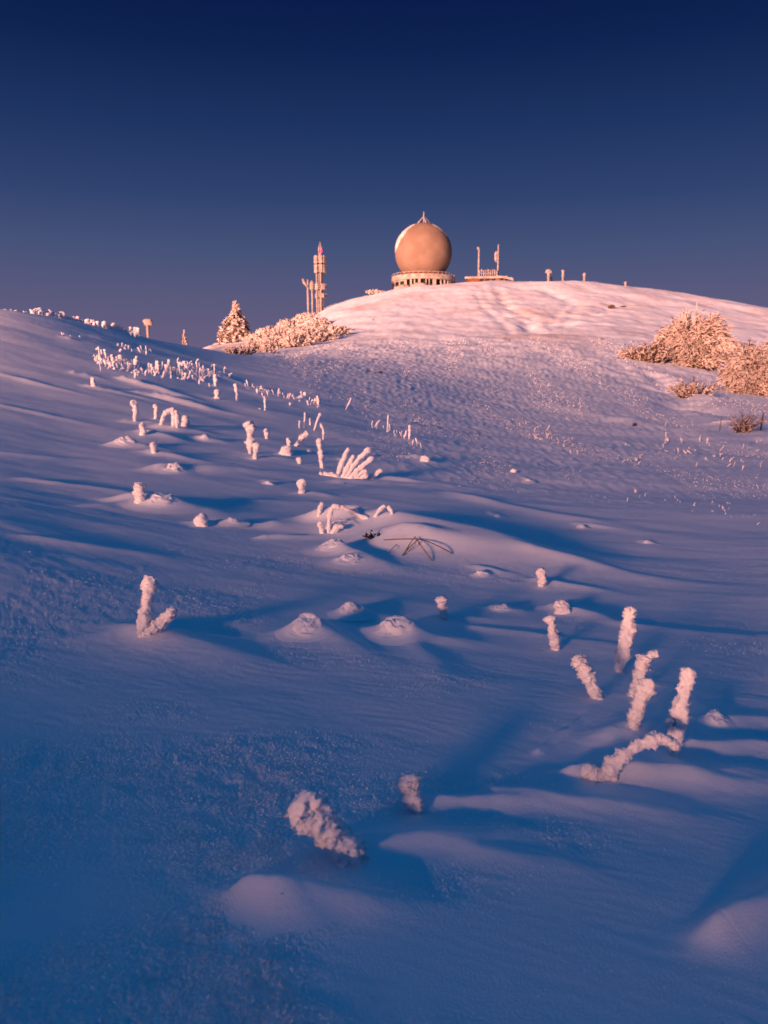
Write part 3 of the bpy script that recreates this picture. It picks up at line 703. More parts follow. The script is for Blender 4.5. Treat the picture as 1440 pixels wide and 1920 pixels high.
class MB:
    def __init__(s): s.V = []; s.F = []
    def add(s, V, Fc):
        b = len(s.V); s.V += [list(v) for v in V]; s.F += [tuple(i + b for i in f) for f in Fc]; return s
    def tube(s, C, R, m=7): return s.add(*tube_mesh(C, R, m))
    def box(s, c, d, rz=0):
        cx, cy_, cz = c; dx, dy, dz = (v / 2 for v in d); V = []
        for z in (-dz, dz):
            for x, y in ((-dx, -dy), (dx, -dy), (dx, dy), (-dx, dy)):
                V.append((cx + x * math.cos(rz) - y * math.sin(rz), cy_ + x * math.sin(rz) + y * math.cos(rz), cz + z))
        return s.add(V, [(3,2,1,0),(4,5,6,7),(0,1,5,4),(1,2,6,5),(2,3,7,6),(3,0,4,7)])
    def ring(s, prof, m=48, a0=0, a1=2 * PI):
        """lathe around z; prof list of (r, z)"""
        n = len(prof); full = abs(a1 - a0 - 2 * PI) < 1e-6; A = np.linspace(a0, a1, m, endpoint=not full)
        V = [(r * math.cos(a), r * math.sin(a), z) for r, z in prof for a in A]; Fc = []
        for i in range(n - 1):
            for j in range(m if full else m - 1):
                j2 = (j + 1) % m; Fc.append((i * m + j, i * m + j2, (i + 1) * m + j2, (i + 1) * m + j))
        return s.add(V, Fc)
    def build(s, name, mat, parent=None, smooth=True): return mesh_obj(name, s.V, s.F, mat, parent, smooth)
def dead_leaves(px, py, wpx, n, label):
    b = ground_hit(px, py, height); s = wpx * mpp_at(b); r2 = np.random.default_rng(int(px)); mb = MB()
    for _ in range(n):
        c = np.array([r2.normal() * .3, -.12 + r2.normal() * .1, .1 + abs(r2.normal()) * .22]) * s
        d = r2.normal(size=3); d /= np.linalg.norm(d); w = np.cross(d, r2.normal(size=3)); w /= np.linalg.norm(w); l = s * r2.uniform(.12, .3)
        k = np.cross(d, w) * l * .18
        mb.add([c - d * l, c - w * l * .3 + k, c + d * l, c + w * l * .3 + k, c - k * .4], [(0, 1, 4), (1, 2, 4), (2, 3, 4), (3, 0, 4)])
    o = mb.build('dead_leaves', M_LEAF, smooth=False); o.location = b; tag(o, label, 'dead leaves'); return o
dead_leaves(696, 1012, 30, 26, 'dark withered leaves in a hollow at the left side of the smooth dome')
dead_leaves(602, 1196, 9, 7, 'single small dark curled leaf at the foot of a rounded clump')
dead_leaves(335, 884, 16, 8, 'dark leaf scraps under the ragged clump on the left')
dead_leaves(655, 1062, 7, 4, 'tiny brown leaf on the lowest soft lump')
dead_leaves(407, 752, 8, 5, 'dark brown scrap under the barrel shaped nub')
dead_leaves(645, 908, 9, 5, 'brown scrap at the root of the fan shaped bunch')
def stem(pts, label, wpx=1.9, lift=0.0):
    P = []
    for p in pts:
        g = ground_hit(p[0], p[1], height); c = np.array([0, 0, CAMZ]); P.append(c + (g - c) * (0.975 if 0 < len(P) < len(pts) - 1 else 0.995))
    b = P[0].copy(); C = smooth_path(P, 26) if len(pts) > 2 and lift == 0 else np.array(P)
    mb = MB(); mb.tube(C - b, mpp_at(b) * wpx * .5, 6); o = mb.build('grass_stem', M_STEM); o.location = b; tag(o, label, 'grass stem'); return o
stem([(704,1014),(745,1011),(790,1012),(822,1024),(848,1038)], 'long brown grass stem arching right over the smooth dome')
stem([(755,1042),(767,1022),(778,1006),(793,1028),(811,1051)], 'brown grass stem snapped into a sharp inverted V', lift=1)
stem([(755,1040),(768,1026),(783,1012),(787,1024)], 'second brown stem nested inside the snapped one', lift=1)
stem([(729,1037),(737,1027),(746,1018)], 'very short brown stem left of the snapped one', wpx=1.3)

# ------------------------------------------------------------------ stones
M_ROCK = noise_mat('rock', (0.015, 0.014, 0.016), (0.05, 0.042, 0.038), 6, .9)
M_SCAR = noise_mat('earth', (0.035, 0.022, 0.018), (0.09, 0.055, 0.045), 3, .9)
def rock(px, py, w, h, label, mat=None, name='rock', cat='rock'):
    b = ground_hit(px, py, height); mp = mpp_at(b); _seed[0] += 1
    V, Fc = clump_mesh(w * mp / 2, w * mp * .4, h * mp, _seed[0], 16, 20, .6, 0)
    o = mesh_obj(name, V, Fc, mat or M_ROCK, smooth=False); o.location = b; tag(o, label, cat); return o
rock(691, 698, 8, 3.5, 'small dark stone on the plain below the hill, left one of two')
rock(712, 700, 8, 3.5, 'small dark stone on the plain below the hill, right one of two')
rock(1190, 798, 8, 4, 'dark stone lying on the right slope below the path')
rock(1394, 812, 10, 5, 'dark stone under the frosted reeds at the right edge')
rock(1146, 579, 11, 6, 'dark rocky outcrop in the scar high on the hill', M_SCAR)
rock(1168, 575, 12, 1.2, 'thin strip of bare earth right of the rocky outcrop', M_SCAR, 'earth_patch', 'earth patch')
rock(1120, 588, 14, 1.0, 'reddish bare earth left of the rocky outcrop', M_SCAR, 'earth_patch', 'earth patch')
rock(582, 600, 6, 2.5, 'dark stone in the shrubs under the antenna poles')
rock(700, 600, 3, 1.5, 'speck of stone on the open hill face below the radar dome')
rock(955, 640, 3, 1.5, 'speck of stone at the foot of the ski tracks')
rock(1128, 637, 5, 2, 'speck of stone left of the big right hand bush')

# ------------------------------------------------------------------ shrubs and conifers
M_TWIG = noise_mat('twig_bark', (0.05, 0.022, 0.012), (0.13, 0.062, 0.035), 5, .9)
M_FROSTTWIG = noise_mat('frosted_twig', (0.46, 0.40, 0.38), (0.70, 0.65, 0.63), 1.6, .9, pos=(.3, .7))
M_BRUSH = noise_mat('frosted_brush', (0.42, 0.35, 0.32), (0.68, 0.61, 0.57), 1.6, .9, pos=(.3, .7))
M_STEEL = noise_mat('rimed_steel', (0.19, 0.17, 0.16), (0.33, 0.30, 0.29), 1.2, .8)
M_RUST = noise_mat('rusty_steel', (0.10, 0.04, 0.018), (0.19, 0.08, 0.035), 2, .8)
M_CONC = noise_mat('snowed_concrete', (0.20, 0.18, 0.165), (0.36, 0.33, 0.31), .8, .9)
M_DARK = noise_mat('dark_opening', (0.006, 0.005, 0.007), (0.02, 0.016, 0.018), 1, .6)
def ribbons(segs, mat, name, parent, cross=True):
    """segs: array (n,2,3) + widths (n,2): crossed ribbons"""
    P, W = segs; n = len(P); d = P[:, 1] - P[:, 0]; L = np.linalg.norm(d, axis=1)[:, None]; d = d / np.maximum(L, 1e-9)
    r2 = np.random.default_rng(n); a = np.cross(d, r2.normal(size=(n, 3))); a /= np.linalg.norm(a, axis=1)[:, None]; b = np.cross(d, a)
    # triangular prisms so that every twig has thickness
    V = []
    for e in (0, 1):
        for k in range(3):
            an = 2 * PI * k / 3; V.append(P[:, e] + (a * math.cos(an) + b * math.sin(an)) * W[:, e:e+1] * .5)
    V = np.stack(V, 1).reshape(-1, 3); i = np.arange(n)[:, None] * 6
    Q = np.concatenate([i + np.array([[k, (k + 1) % 3, 3 + (k + 1) % 3, 3 + k]]) for k in range(3)], 0)
    return mesh_obj(name, V, Q, mat, parent, smooth=False)
def bush(px, py, wpx, hpx, label, n=60, sub=8, name='frosted_bush', droop=.25, mat=None, seed=1, cat='frosted bush', group=None, brown=.35, fat=1.0, lean=0.0, upright=.5):
    b = ground_hit(px, py, height); mp = mpp_at(b); H = hpx * mp; W = wpx * mp / 2
    e = empty(name, b); tag(e, label, cat, group); r2 = np.random.default_rng(seed)
    sp, sw, tp, tw = [], [], [], []
    pix = mp * 1.875
    for i in range(n):
        a = r2.uniform(0, 2 * PI); q = math.sqrt(r2.random()); ex = math.cos(a) * q; ey = math.sin(a) * q
        root = np.array([ex * W * (1 - upright) * .9, ey * W * .35, -.1])
        top = np.array([ex * W * .95 + lean * H, ey * W * .6, H * math.sqrt(max(0.06, 1 - q * q * .85)) * r2.uniform(.6, 1.0)])
        k = 6; pts = []
        for s in np.linspace(0, 1, k):
            p = root * (1 - s) + top * s; p[2] += math.sin(s * PI) * H * .12 * q; p += r2.normal(size=3) * H * .018; pts.append(p)
        pts = np.array(pts)
        for j in range(k - 1):
            sp.append(pts[j:j+2]); w0 = pix * .9 * (1 - j / k) + pix * .25; sw.append((w0, w0 * .8))
        for _ in range(sub):
            s = r2.uniform(.06, 1); j = min(int(s * (k - 1)), k - 2); f = s * (k - 1) - j; p = pts[j] * (1 - f) + pts[j+1] * f
            d = pts[j+1] - pts[j]; d = d / np.linalg.norm(d) + r2.normal(size=3) * .6 + np.array([ex, ey * .5, .1]); d /= np.linalg.norm(d); l = H * r2.uniform(.07, .2)
            prev = p
            for g in range(3):
                d = d + np.array([0, 0, -droop]); d /= np.linalg.norm(d); q2 = prev + d * l / 3
                (tp if r2.random() > brown * .5 else sp).append(np.array([prev, q2])); ww = (pix * fat * r2.uniform(.7, 1.6), pix * fat * r2.uniform(.4, 1.2))
                (tw if tp and tp[-1][1] is q2 or (len(tp) > len(tw)) else sw).append(ww)
                prev = q2
    m1 = min(len(sp), len(sw)); m2 = min(len(tp), len(tw))
    ribbons((np.array(sp[:m1]), np.array(sw[:m1])), M_TWIG, 'branch', e); ribbons((np.array(tp[:m2]), np.array(tw[:m2])), mat or M_FROSTTWIG, 'rime', e)
    return e
bush(1300, 690, 150, 108, 'largest rounded frosted bush on the right slope', n=240, sub=34, mat=M_BRUSH, seed=21, droop=.3, fat=.8)
bush(1210, 680, 110, 40, 'low reddish brown bush trailing left of the largest bush', n=110, sub=14, mat=M_BRUSH, seed=22, brown=.9, fat=.9)
bush(1408, 740, 120, 92, 'pale frosted bush cut by the right edge, nearest of the bushes', n=200, sub=34, mat=M_BRUSH, seed=23, droop=.35, fat=.8)
bush(1385, 690, 80, 54, 'greyish thin bush between the two big right hand bushes', n=80, sub=12, mat=M_BRUSH, seed=24, brown=.7, fat=.9)
bush(1450, 690, 80, 60, 'bush behind the nearest one at the right edge', n=70, sub=14, mat=M_BRUSH, seed=25)
bush(1300, 742, 110, 34, 'low faint frosted thicket below the largest bush', n=60, sub=12, mat=M_BRUSH, seed=26, fat=1.0)
bush(1392, 812, 80, 46, 'upright frosted reeds beside the wooden fence', n=46, sub=5, seed=27, name='frosted_reeds', cat='frosted reeds', upright=.85, fat=.6, brown=.5)
FL = [(452,664,44,20,'lowest shrub at the foot of the tall frosted spruce'), (486,660,56,26,'shrub second from the spruce at the base of the slope'), (520,652,60,32,'broad shrub in the middle of the left thicket'),
      (556,650,60,34,'brownish shrub low in the left thicket'), (592,642,66,38,'rounded shrub at the right front of the left thicket'), (628,632,44,26,'last small shrub on the right of the left thicket'),
      (512,630,50,22,'skyline shrub in the left thicket nearest the spruce'), (545,616,44,24,'skyline shrub in the middle of the left thicket'), (572,604,34,20,'shrub with upright twigs just left of the antenna poles'),
      (600,612,40,20,'shrub right below the antenna tower'), (704,551,32,9,'low snowy shrub on the skyline left of the radar dome'), (476,642,36,20,'shrub leaning on the right side of the tall spruce')]
for k, (x, y, w, h, lb) in enumerate(FL):
    bush(x, y, w * 1.4, h * .86, lb, n=100 if w > 40 else 70, sub=22, seed=40 + k, fat=1.0, brown=.12, group='shrubs on the left flank of the hill')
for k, (x, y, w, h) in enumerate([(440,663,36,14),(498,642,44,20),(530,634,44,20),(560,630,40,20),(588,620,40,18),(615,626,44,18),(500,664,40,14),(640,622,34,12),(556,604,26,14),(586,598,26,12)]):
    bush(x, y, w * 1.3, h, 'one of the small low shrubs filling the left thicket between the larger ones', n=50, sub=18, seed=70 + k, fat=1.0, brown=.12, group='small shrubs filling the left thicket')
def spruce(px, pybase, pytop, wpx, label, r, tiers=15, seed=3, tuft=1.0):
    d = pix_ray(px, pytop); h = math.hypot(d[0], d[1]); x = d[0] / h * r; y = d[1] / h * r; zt = CAMZ + d[2] / h * r
    g = hz(x, y); zb = g; H = zt - zb; e = empty('spruce', (x, y, zb)); tag(e, label, 'spruce tree')
    mp = mpp_at((x, y, zb)); W = wpx * mp / 2; pix = mp * 1.875; r2 = np.random.default_rng(seed)
    mb = MB(); mb.tube([(0, 0, -.5), (0, 0, H * .5), (0, 0, H * .97)], [H * .02, H * .012, H * .003], 8); mb.build('trunk', M_TWIG, e)
    cp_, cw, rp_, rw = [], [], [], []
    for t in range(tiers):
        f = (t + .5) / tiers; z = H * (0.06 + .9 * f); R = W * (1 - f) ** .85 * r2.uniform(.8, 1.15) + W * .05
        for k in range(int(7 + 8 * (1 - f))):
            a = r2.uniform(0, 2 * PI); Rl = R * r2.uniform(.65, 1.25); st = np.array([0, 0, z + r2.normal() * H * .015])
            segs = 5; prev = st
            for s in range(1, segs + 1):
                q = s / segs; p = np.array([math.cos(a) * Rl * q, math.sin(a) * Rl * q, st[2] + H * .03 * math.sin(q * 2) - Rl * .42 * q * q])
                cp_.append(np.array([prev, p])); cw.append((pix * .7, pix * .6))
                for _ in range(5):
                    dd = np.array([r2.normal() * .5, r2.normal() * .5, -.55]) * R * .32; pp = p * r2.uniform(.9, 1.05)
                    cp_.append(np.array([pp, pp + dd])); cw.append((pix * 1.0, pix * .35))
                    up = np.array([r2.normal() * .35, r2.normal() * .35, r2.uniform(-.2, .15)]) * R * .3
                    rp_.append(np.array([pp + [0, 0, pix * .5], pp + up + [0, 0, pix * .5]])); rw.append((pix * 1.8 * tuft, pix * 1.0 * tuft))
                prev = p
    ribbons((np.array(cp_), np.array(cw)), noise_mat('needles', (.10, .07, .045), (.24, .18, .13), 3, .9), 'crown', e)
    ribbons((np.array(rp_), np.array(rw)), M_FROSTTWIG, 'rime', e)
    return e
spruce(441, 660, 566, 70, 'tall frosted spruce standing alone at the foot of the hill', 150, seed=5, tuft=1.3)
spruce(345, 650, 620, 16, 'small frosted spruce peeking over the left ridge', 110, tiers=9, seed=6, tuft=.8)

# ------------------------------------------------------------------ signposts
def at_r(px, py, r):
    d = pix_ray(px, py); h = math.hypot(d[0], d[1]); return np.array([d[0] / h * r, d[1] / h * r, CAMZ + d[2] / h * r])
def signpost(px, pytop, r, headw, headh, label, arms=((0, 0),), post=.1):
    t = at_r(px, pytop, r); g = hz(t[0], t[1]); H = t[2] - g; mp = mpp_at(t)
    e = empty('signpost', (t[0], t[1], g)); tag(e, label, 'signpost')
    mb = MB(); mb.tube([(0, 0, -.4), (0, 0, H * .5), (0, 0, H * .97)], [post * 1.0, post * 1.3, post * 1.6], 8); mb.build('post', M_STEEL, e)
    for k, (dz, dx) in enumerate(arms):
        _seed[0] += 1
        V, Fc = clump_mesh(headw * mp / 2, headw * mp * .18, headh * mp * .55, _seed[0], 14, 16, .25, 10)
        V = np.array(V) + np.array([dx * mp, 0, H - headh * mp * .55 - dz * mp]); mesh_obj('sign_board', V, Fc, M_STEEL, e)
    return e
signpost(276, 598, 80, 17, 9, 'rime caked signpost standing on the left ridge against the sky', arms=((0, 0), (4, 2)))
signpost(1029, 505, 213, 12, 6, 'largest signpost on the hilltop with a winged head', arms=((0, 0), (2, 0)), post=.3)
signpost(1056, 506, 213, 6, 5, 'signpost second from the left on the hilltop, with two lumps', arms=((0, 0), (8, 0)), post=.22)
signpost(1096, 512, 213, 6, 6, 'signpost third from the left on the hilltop, with a narrow head', arms=((0, 0),), post=.25)
signpost(1173, 528, 209, 5, 4, 'rightmost and lowest signpost on the hill crest', arms=((0, 0),), post=.22)
t = at_r(1033, 523, 212.5); mb = MB(); mb.ring([(0.01, -.2), (.3, -.2), (.34, .2), (.32, .75), (.22, .95), (.01, 1.0)], 14); o = mb.build('litter_bin', M_DARK); o.location = (t[0], t[1], hz(t[0], t[1])); tag(o, 'dark squat bin at the foot of the largest hilltop signpost', 'litter bin')

# ------------------------------------------------------------------ radar dome
M_DOME = noise_mat('dome_skin', (0.165, 0.118, 0.09), (0.205, 0.15, 0.118), .28, .85, pos=(.4, .62))
M_CRUST = noise_mat('dome_rime', (0.40, 0.36, 0.34), (0.62, 0.58, 0.56), .6, .9)
R0 = 219.0
c = at_r(794, 474, R0); mp = mpp_at(c); rs = 53.2 * mp; gz = hz(c[0], c[1])
dome = empty('radar_dome', (c[0], c[1], gz)); tag(dome, 'large tan spherical radar dome on a round building on the hilltop', 'radar dome'); dome.rotation_euler = (0, 0, -math.atan2(c[0], c[1]))
zc = c[2] - gz
mb = MB(); lo = math.acos(-0.80)
mb.ring([(rs * math.sin(th), zc + rs * math.cos(th)) for th in np.linspace(0.002, lo, 60)], 96); mb.build('dome', M_DOME, dome)
def crust(mask, name, off):
    mb = MB(); n, m = 90, 180; th = np.linspace(.002, lo * .99, n); A = np.linspace(0, 2 * PI, m, endpoint=False)
    X = np.sin(th)[:, None] * np.cos(A); Y = np.sin(th)[:, None] * np.sin(A); Z = np.repeat(np.cos(th)[:, None], m, 1); D = np.stack([X, Y, Z], -1)
    ns = vnoise3(D.reshape(-1, 3) * 3.2 + 9, 77).reshape(n, m) * .6 + vnoise3(D.reshape(-1, 3) * 8 + 9, 78).reshape(n, m) * .4
    mk = mask(D, ns); rr2 = rs + off * np.clip(mk * 3, 0, 1) + .02; V = (D * rr2[..., None]).reshape(-1, 3) + [0, 0, zc]; Fc = []
    for i in range(n - 1):
        for j in range(m):
            j2 = (j + 1) % m
            if (mk[i, j] + mk[i, j2] + mk[i+1, j2] + mk[i+1, j]) > 0: Fc.append((i*m+j, i*m+j2, (i+1)*m+j2, (i+1)*m+j))
    used = sorted({v for f in Fc for v in f}); mp_ = {v: k for k, v in enumerate(used)}
    mb.add([V[v] for v in used], [tuple(mp_[v] for v in f) for f in Fc]); mb.build(name, M_CRUST, dome)
dv = np.array([-.80, .12, .56]); dv /= np.linalg.norm(dv); dv2 = np.array([.62, -.30, .72]); dv2 /= np.linalg.norm(dv2)
crust(lambda D, ns: (D @ dv) - .76 + ns * .12, 'snow_crust', .22)
crust(lambda D, ns: np.minimum((D @ dv2) - .95 + ns * .07, .05), 'snow_crust', .06)
# tripod and spike
mb = MB(); zt = zc + rs
mb.tube([(0, 0, zt - .3), (0, 0, zt + 20 * mp)], [.22, .13], 8); mb.build('lightning_rod', M_STEEL, dome)
for k, a in enumerate((2.9, 5.0, 0.15)):
    mb = MB(); q = 14 * mp; z0 = zc + math.sqrt(rs * rs - q * q) - .1; mb.tube([(math.cos(a) * q, math.sin(a) * q, z0), (0, 0, zt + 12 * mp)], [.17, .14], 7); mb.build('tripod_leg', M_STEEL, dome)
# skirt, gallery, wall
zs = zc - rs * .80
mb = MB(); mb.ring([(rs * .60, zs + .1), (rs * .88, zs + .35), (rs * .90, zs - .5), (rs * .6, zs - .5)], 64); mb.build('skirt', M_RUST, dome, smooth=False)
mb = MB(); mb.ring([(rs * .70, zs - .45), (rs * .82, zs - .45), (rs * .82, zs - 1.0), (rs * .70, zs - 1.0)], 64); mb.build('wall_band', M_DARK, dome, smooth=False)
g1 = rs * 1.12; gt = zc - 44.5 * mp; gb = zc - 53.5 * mp
mb = MB(); mb.ring([(rs * .8, gt - .3), (g1 - .25, gt - .3), (g1 - .25, gt), (g1, gt), (g1 + .05, gb), (rs * .7, gb)], 72); mb.build('gallery', M_CONC, dome, smooth=False)
bot = -3.0
mb = MB(); mb.ring([(rs * .93, gb + .02), (rs * .93, bot)], 48); mb.build('base_wall', M_DARK, dome, smooth=False)
mb = MB(); mb.ring([(g1 - .3, gb - .01), (g1 - .3, bot), (g1 - .7, bot), (g1 - .7, gb - .01)], 26, math.radians(120), math.radians(238)); mb.build('outer_wall', M_CONC, dome, smooth=False)
for ad, w_ in ((186, 1.3), (199, .9), (213, 1.6), (228, 1.3)):
    a = math.radians(ad); R = g1 - .24; mb = MB(); mb.box((math.cos(a) * R, math.sin(a) * R, gb - 1.15), (.14, w_, 1.5), a); mb.build('window', M_DARK, dome, smooth=False)
for ad, w_, hh in ((247, .5, 1), (254, .3, 1), (263, .6, 1), (275, .22, 1), (281, .22, 1), (291, .9, 1), (305, .22, 1), (314, .25, 1), (323, .22, 1), (331, .4, 1), (345, .5, 1), (10, .5, 1), (40, .5, 1), (80, .5, 1)):
    a = math.radians(ad); R = g1 - .5; mb = MB(); mb.box((math.cos(a) * R, math.sin(a) * R, (gb + bot) / 2 - .01), (.4, w_, gb - bot - .02), a); mb.build('pillar', M_CONC, dome, smooth=False)
mb = MB()
for k in range(40):
    a = 2 * PI * k / 40; mb.tube([(math.cos(a) * (g1 - .1), math.sin(a) * (g1 - .1), gt - .05), (math.cos(a) * (g1 - .1), math.sin(a) * (g1 - .1), gt + .55)], .06, 5)
mb.ring([(g1 - .04, gt + .5), (g1 - .04, gt + .62), (g1 - .16, gt + .62), (g1 - .16, gt + .5), (g1 - .04, gt + .5)], 72); mb.build('railing', M_STEEL, dome, smooth=False)
# snow piled against the wall
for k, (dx, sc) in enumerate(((-.62, .9), (-.1, 1.0), (.2, .7))):
    V, Fc = clump_mesh(2.6 * sc, 1.4, 1.7 * sc, 300 + k, 16, 20, .25, 0); V = np.array(V) + [dx * g1, -math.sqrt(max(0, 1 - dx * dx)) * g1 - .1, gb - 2.9]; mesh_obj('snow_pile', V, Fc, M_CONC, dome)

# ------------------------------------------------------------------ low station and its masts
def root_at(px, py, r, name, label, cat, zoff=0):
    t = at_r(px, py, r); g = hz(t[0], t[1]); e = empty(name, (t[0], t[1], g)); tag(e, label, cat); e.rotation_euler = (0, 0, -math.atan2(t[0], t[1])); return e, t, g, mpp_at(t)
e, t, g, m_ = root_at(914, 526, 216, 'flat_roofed_hut', 'low snow covered hut with a flat roof right of the radar dome', 'hut')
def hx(px): return (px - 914) * m_
def hzp(py): return (t[2] - g) + (526 - py) * m_
mb = MB(); mb.add([(hx(872), -2.5, hzp(520.5)), (hx(950), -2.5, hzp(520.5)), (hx(950), 4, hzp(520)), (hx(872), 4, hzp(520)), (hx(872), -2.5, hzp(524)), (hx(950), -2.5, hzp(524)), (hx(950), 4, hzp(524)), (hx(872), 4, hzp(524))], [(0,1,2,3),(7,6,5,4),(0,4,5,1),(1,5,6,2),(2,6,7,3),(3,7,4,0)]); mb.build('roof', M_CONC, e, False)
mb = MB(); mb.box((hx(912), .9, (hzp(524.02) - 3) / 2), (hx(946) - hx(878), 6, hzp(524.02) + 3)); mb.build('wall', M_RUST, e, False)
mb = MB(); mb.add([(hx(930), -2.7, hzp(519)), (hx(960), -2.7, hzp(524)), (hx(960), 3.5, hzp(524)), (hx(930), 3.5, hzp(517)), (hx(930), -2.7, hzp(521)), (hx(962), -2.7, hzp(529)), (hx(962), 3.5, hzp(529)), (hx(930), 3.5, hzp(521))], [(0,1,2,3),(7,6,5,4),(0,4,5,1),(1,5,6,2),(2,6,7,3),(3,7,4,0)]); mb.build('awning', M_CONC, e, False)
for px in (903, 914, 925, 940):
    mb = MB(); mb.box((hx(px), -2.17, hzp(527)), (1.0, .12, .8)); mb.build('window', M_DARK, e, False)
mb = MB()
for px in range(899, 933, 4): mb.tube([(hx(px), -2.2, hzp(521)), (hx(px), -2.2, hzp(508.5 + 1.5 * math.sin(px)))], .16, 6)
for py in (510, 515): mb.tube([(hx(898), -2.2, hzp(py)), (hx(932), -2.2, hzp(py))], .07, 6)
mb.build('railing', M_STEEL, e)
def mast(px, pyb, pyt, r, wpx, label, name='radio_mast', extra=None, mat=None):
    tb = at_r(px, pyb, r); tt = at_r(px, pyt, r); e = empty(name, tb); tag(e, label, 'mast'); m_ = mpp_at(tb); H = tt[2] - tb[2]
    e.rotation_euler = (0, 0, -math.atan2(tb[0], tb[1])); mb = MB(); C = np.array([(0, 0, z) for z in np.linspace(-.8, H, 14)]); R = wpx * m_ * .5 * (1 + .15 * rng.normal(size=14) * .7); R[-3:] *= .8
    mb.tube(C, R, 8); mb.build('pole', mat or M_STEEL, e)
    if extra: extra(e, m_, H)
    return e
def ex_cap(e, m_, H):
    mb = MB(); mb.tube([(0, 0, H - .6), (-1.5 * m_, 0, H - .2), (-3 * m_, 0, H + .1)], [.3, .35, .2], 7); mb.build('antenna', M_STEEL, e)
def ex_box(e, m_, H):
    mb = MB(); mb.tube([(-4 * m_, 0, H * .48), (-4.3 * m_, 0, H * .56), (-4.3 * m_, 0, H * .72), (-3.3 * m_, 0, H * .80)], [.15, .35, .38, .18], 7); mb.build('antenna', M_STEEL, e)
    mb = MB(); mb.tube([(-3.6 * m_, 0, H * .52), (0, 0, H * .46)], .1, 6); mb.tube([(-3.6 * m_, 0, H * .75), (0, 0, H * .75)], .1, 6); mb.build('bracket', M_STEEL, e)
    mb = MB(); mb.tube([(-3 * m_, 0, -.5), (-1.6 * m_, 0, H * .12), (-.4 * m_, 0, H * .2)], [.4, .3, .12], 7); mb.build('brace', M_STEEL, e)
mast(897, 521, 464, 214.5, 3.2, 'plain rimed mast with a small bent tip at the left of the hut', extra=ex_cap)
mast(933, 522, 458, 214.5, 2.8, 'slender rimed mast with a side antenna at the right of the hut', extra=ex_box)

# ------------------------------------------------------------------ antenna tower and poles
M_LAMP = bpy.data.materials.new('red_lamp'); M_LAMP.use_nodes = True; bs = M_LAMP.node_tree.nodes['Principled BSDF']; bs.inputs['Base Color'].default_value = (.6, .0, .02, 1); bs.inputs['Emission Color'].default_value = (1, .0, .04, 1); bs.inputs['Emission Strength'].default_value = 3.5
RT = 196.0
tb = at_r(602, 586, RT); tw_ = empty('antenna_tower', tb); tag(tw_, 'tall rimed antenna tower with panel drums and a red lamp', 'antenna tower'); m_ = mpp_at(tb); tw_.rotation_euler = (0, 0, -math.atan2(tb[0], tb[1]))
def tz(py): return (586 - py) * m_ * 1.0
W0, W1 = 4.2 * m_, 2.6 * m_
mb = MB(); corners = []
for k in range(3):
    a = 2 * PI * k / 3 + .5; mb.tube([(math.cos(a) * W0, math.sin(a) * W0, -.8), (math.cos(a) * W1, math.sin(a) * W1, tz(482))], [.28, .2], 7)
for j in range(16):
    f0, f1 = j / 16, (j + 1) / 16; Ra = W0 + (W1 - W0) * f0; Rb = W0 + (W1 - W0) * f1; H = tz(482)
    for k in range(3):
        a = 2 * PI * k / 3 + .5; b = 2 * PI * (k + 1) / 3 + .5; mb.tube([(math.cos(a) * Ra, math.sin(a) * Ra, H * f0), (math.cos(b) * Rb, math.sin(b) * Rb, H * f1)], .11, 5)
        mb.tube([(math.cos(a) * Ra, math.sin(a) * Ra, H * f0), (math.cos(b) * Ra, math.sin(b) * Ra, H * f0)], .1, 5)
mb.build('lattice', M_STEEL, tw_)
mb = MB(); mb.tube([(0, 0, 0), (0, 0, tz(545)), (0, 0, tz(482))], [.34, .34, .26], 7); mb.build('cable_run', M_RUST, tw_)
mb = MB(); mb.tube([(0, 0, tz(484)), (0, 0, tz(479))], [.42, .3], 8); mb.build('lamp_base', M_STEEL, tw_)
mb = MB(); mb.ring([(.01, tz(475.5) - .42), (.3, tz(475.5) - .3), (.42, tz(475.5)), (.3, tz(475.5) + .3), (.01, tz(475.5) + .42)], 12); mb.build('red_lamp', M_LAMP, tw_)
mb = MB()
for k in range(4):
    a = PI / 2 * k + .4; mb.tube([(math.cos(a) * .42, math.sin(a) * .42, tz(482)), (math.cos(a) * .40, math.sin(a) * .4, tz(470)), (0, 0, tz(459))], [.12, .1, .05], 6)
mb.build('top_cage', M_STEEL, tw_)
def drum(px0, px1, py0, py1, n, fr):
    R = (px1 - px0) / 2 * m_; ox = ((px0 + px1) / 2 - 602) * m_
    for k in range(n):
        a = 2 * PI * k / n + .25; mb = MB(); mb.box((ox + math.cos(a) * R * .93, math.sin(a) * R * .93, (tz(py0) + tz(py1)) / 2), (.3, .85, (tz(py0) - tz(py1)) * fr), a); mb.build('antenna_panel', M_STEEL, tw_, False)
    mb = MB()
    for py in (py0 + 3, (py0 + py1) / 2, py1 - 3):
        C = [(ox + math.cos(a) * R * .8, math.sin(a) * R * .8, tz(py)) for a in np.linspace(0, 2 * PI, 17)]; mb.tube(C, .12, 5)
        for a in (0, PI / 2, PI, 3 * PI / 2): mb.tube([(0, 0, tz(py)), (ox + math.cos(a) * R * .8, math.sin(a) * R * .8, tz(py))], .1, 5)
    mb.build('antenna_frame', M_STEEL, tw_)
drum(591, 612.5, 484, 498.5, 7, .96); drum(591, 612.5, 500, 515, 7, .96)
drum(590, 612, 534, 546, 5, .9); drum(592, 612, 551, 561, 4, .8)
def ex_fork(e, m_, H):
    mb = MB(); mb.tube([(0, 0, H - 14 * m_), (-7 * m_, 0, H - 5 * m_), (-9 * m_, 0, H + 1 * m_)], [.3, .34, .3], 7); mb.build('side_antenna', M_STEEL, e)
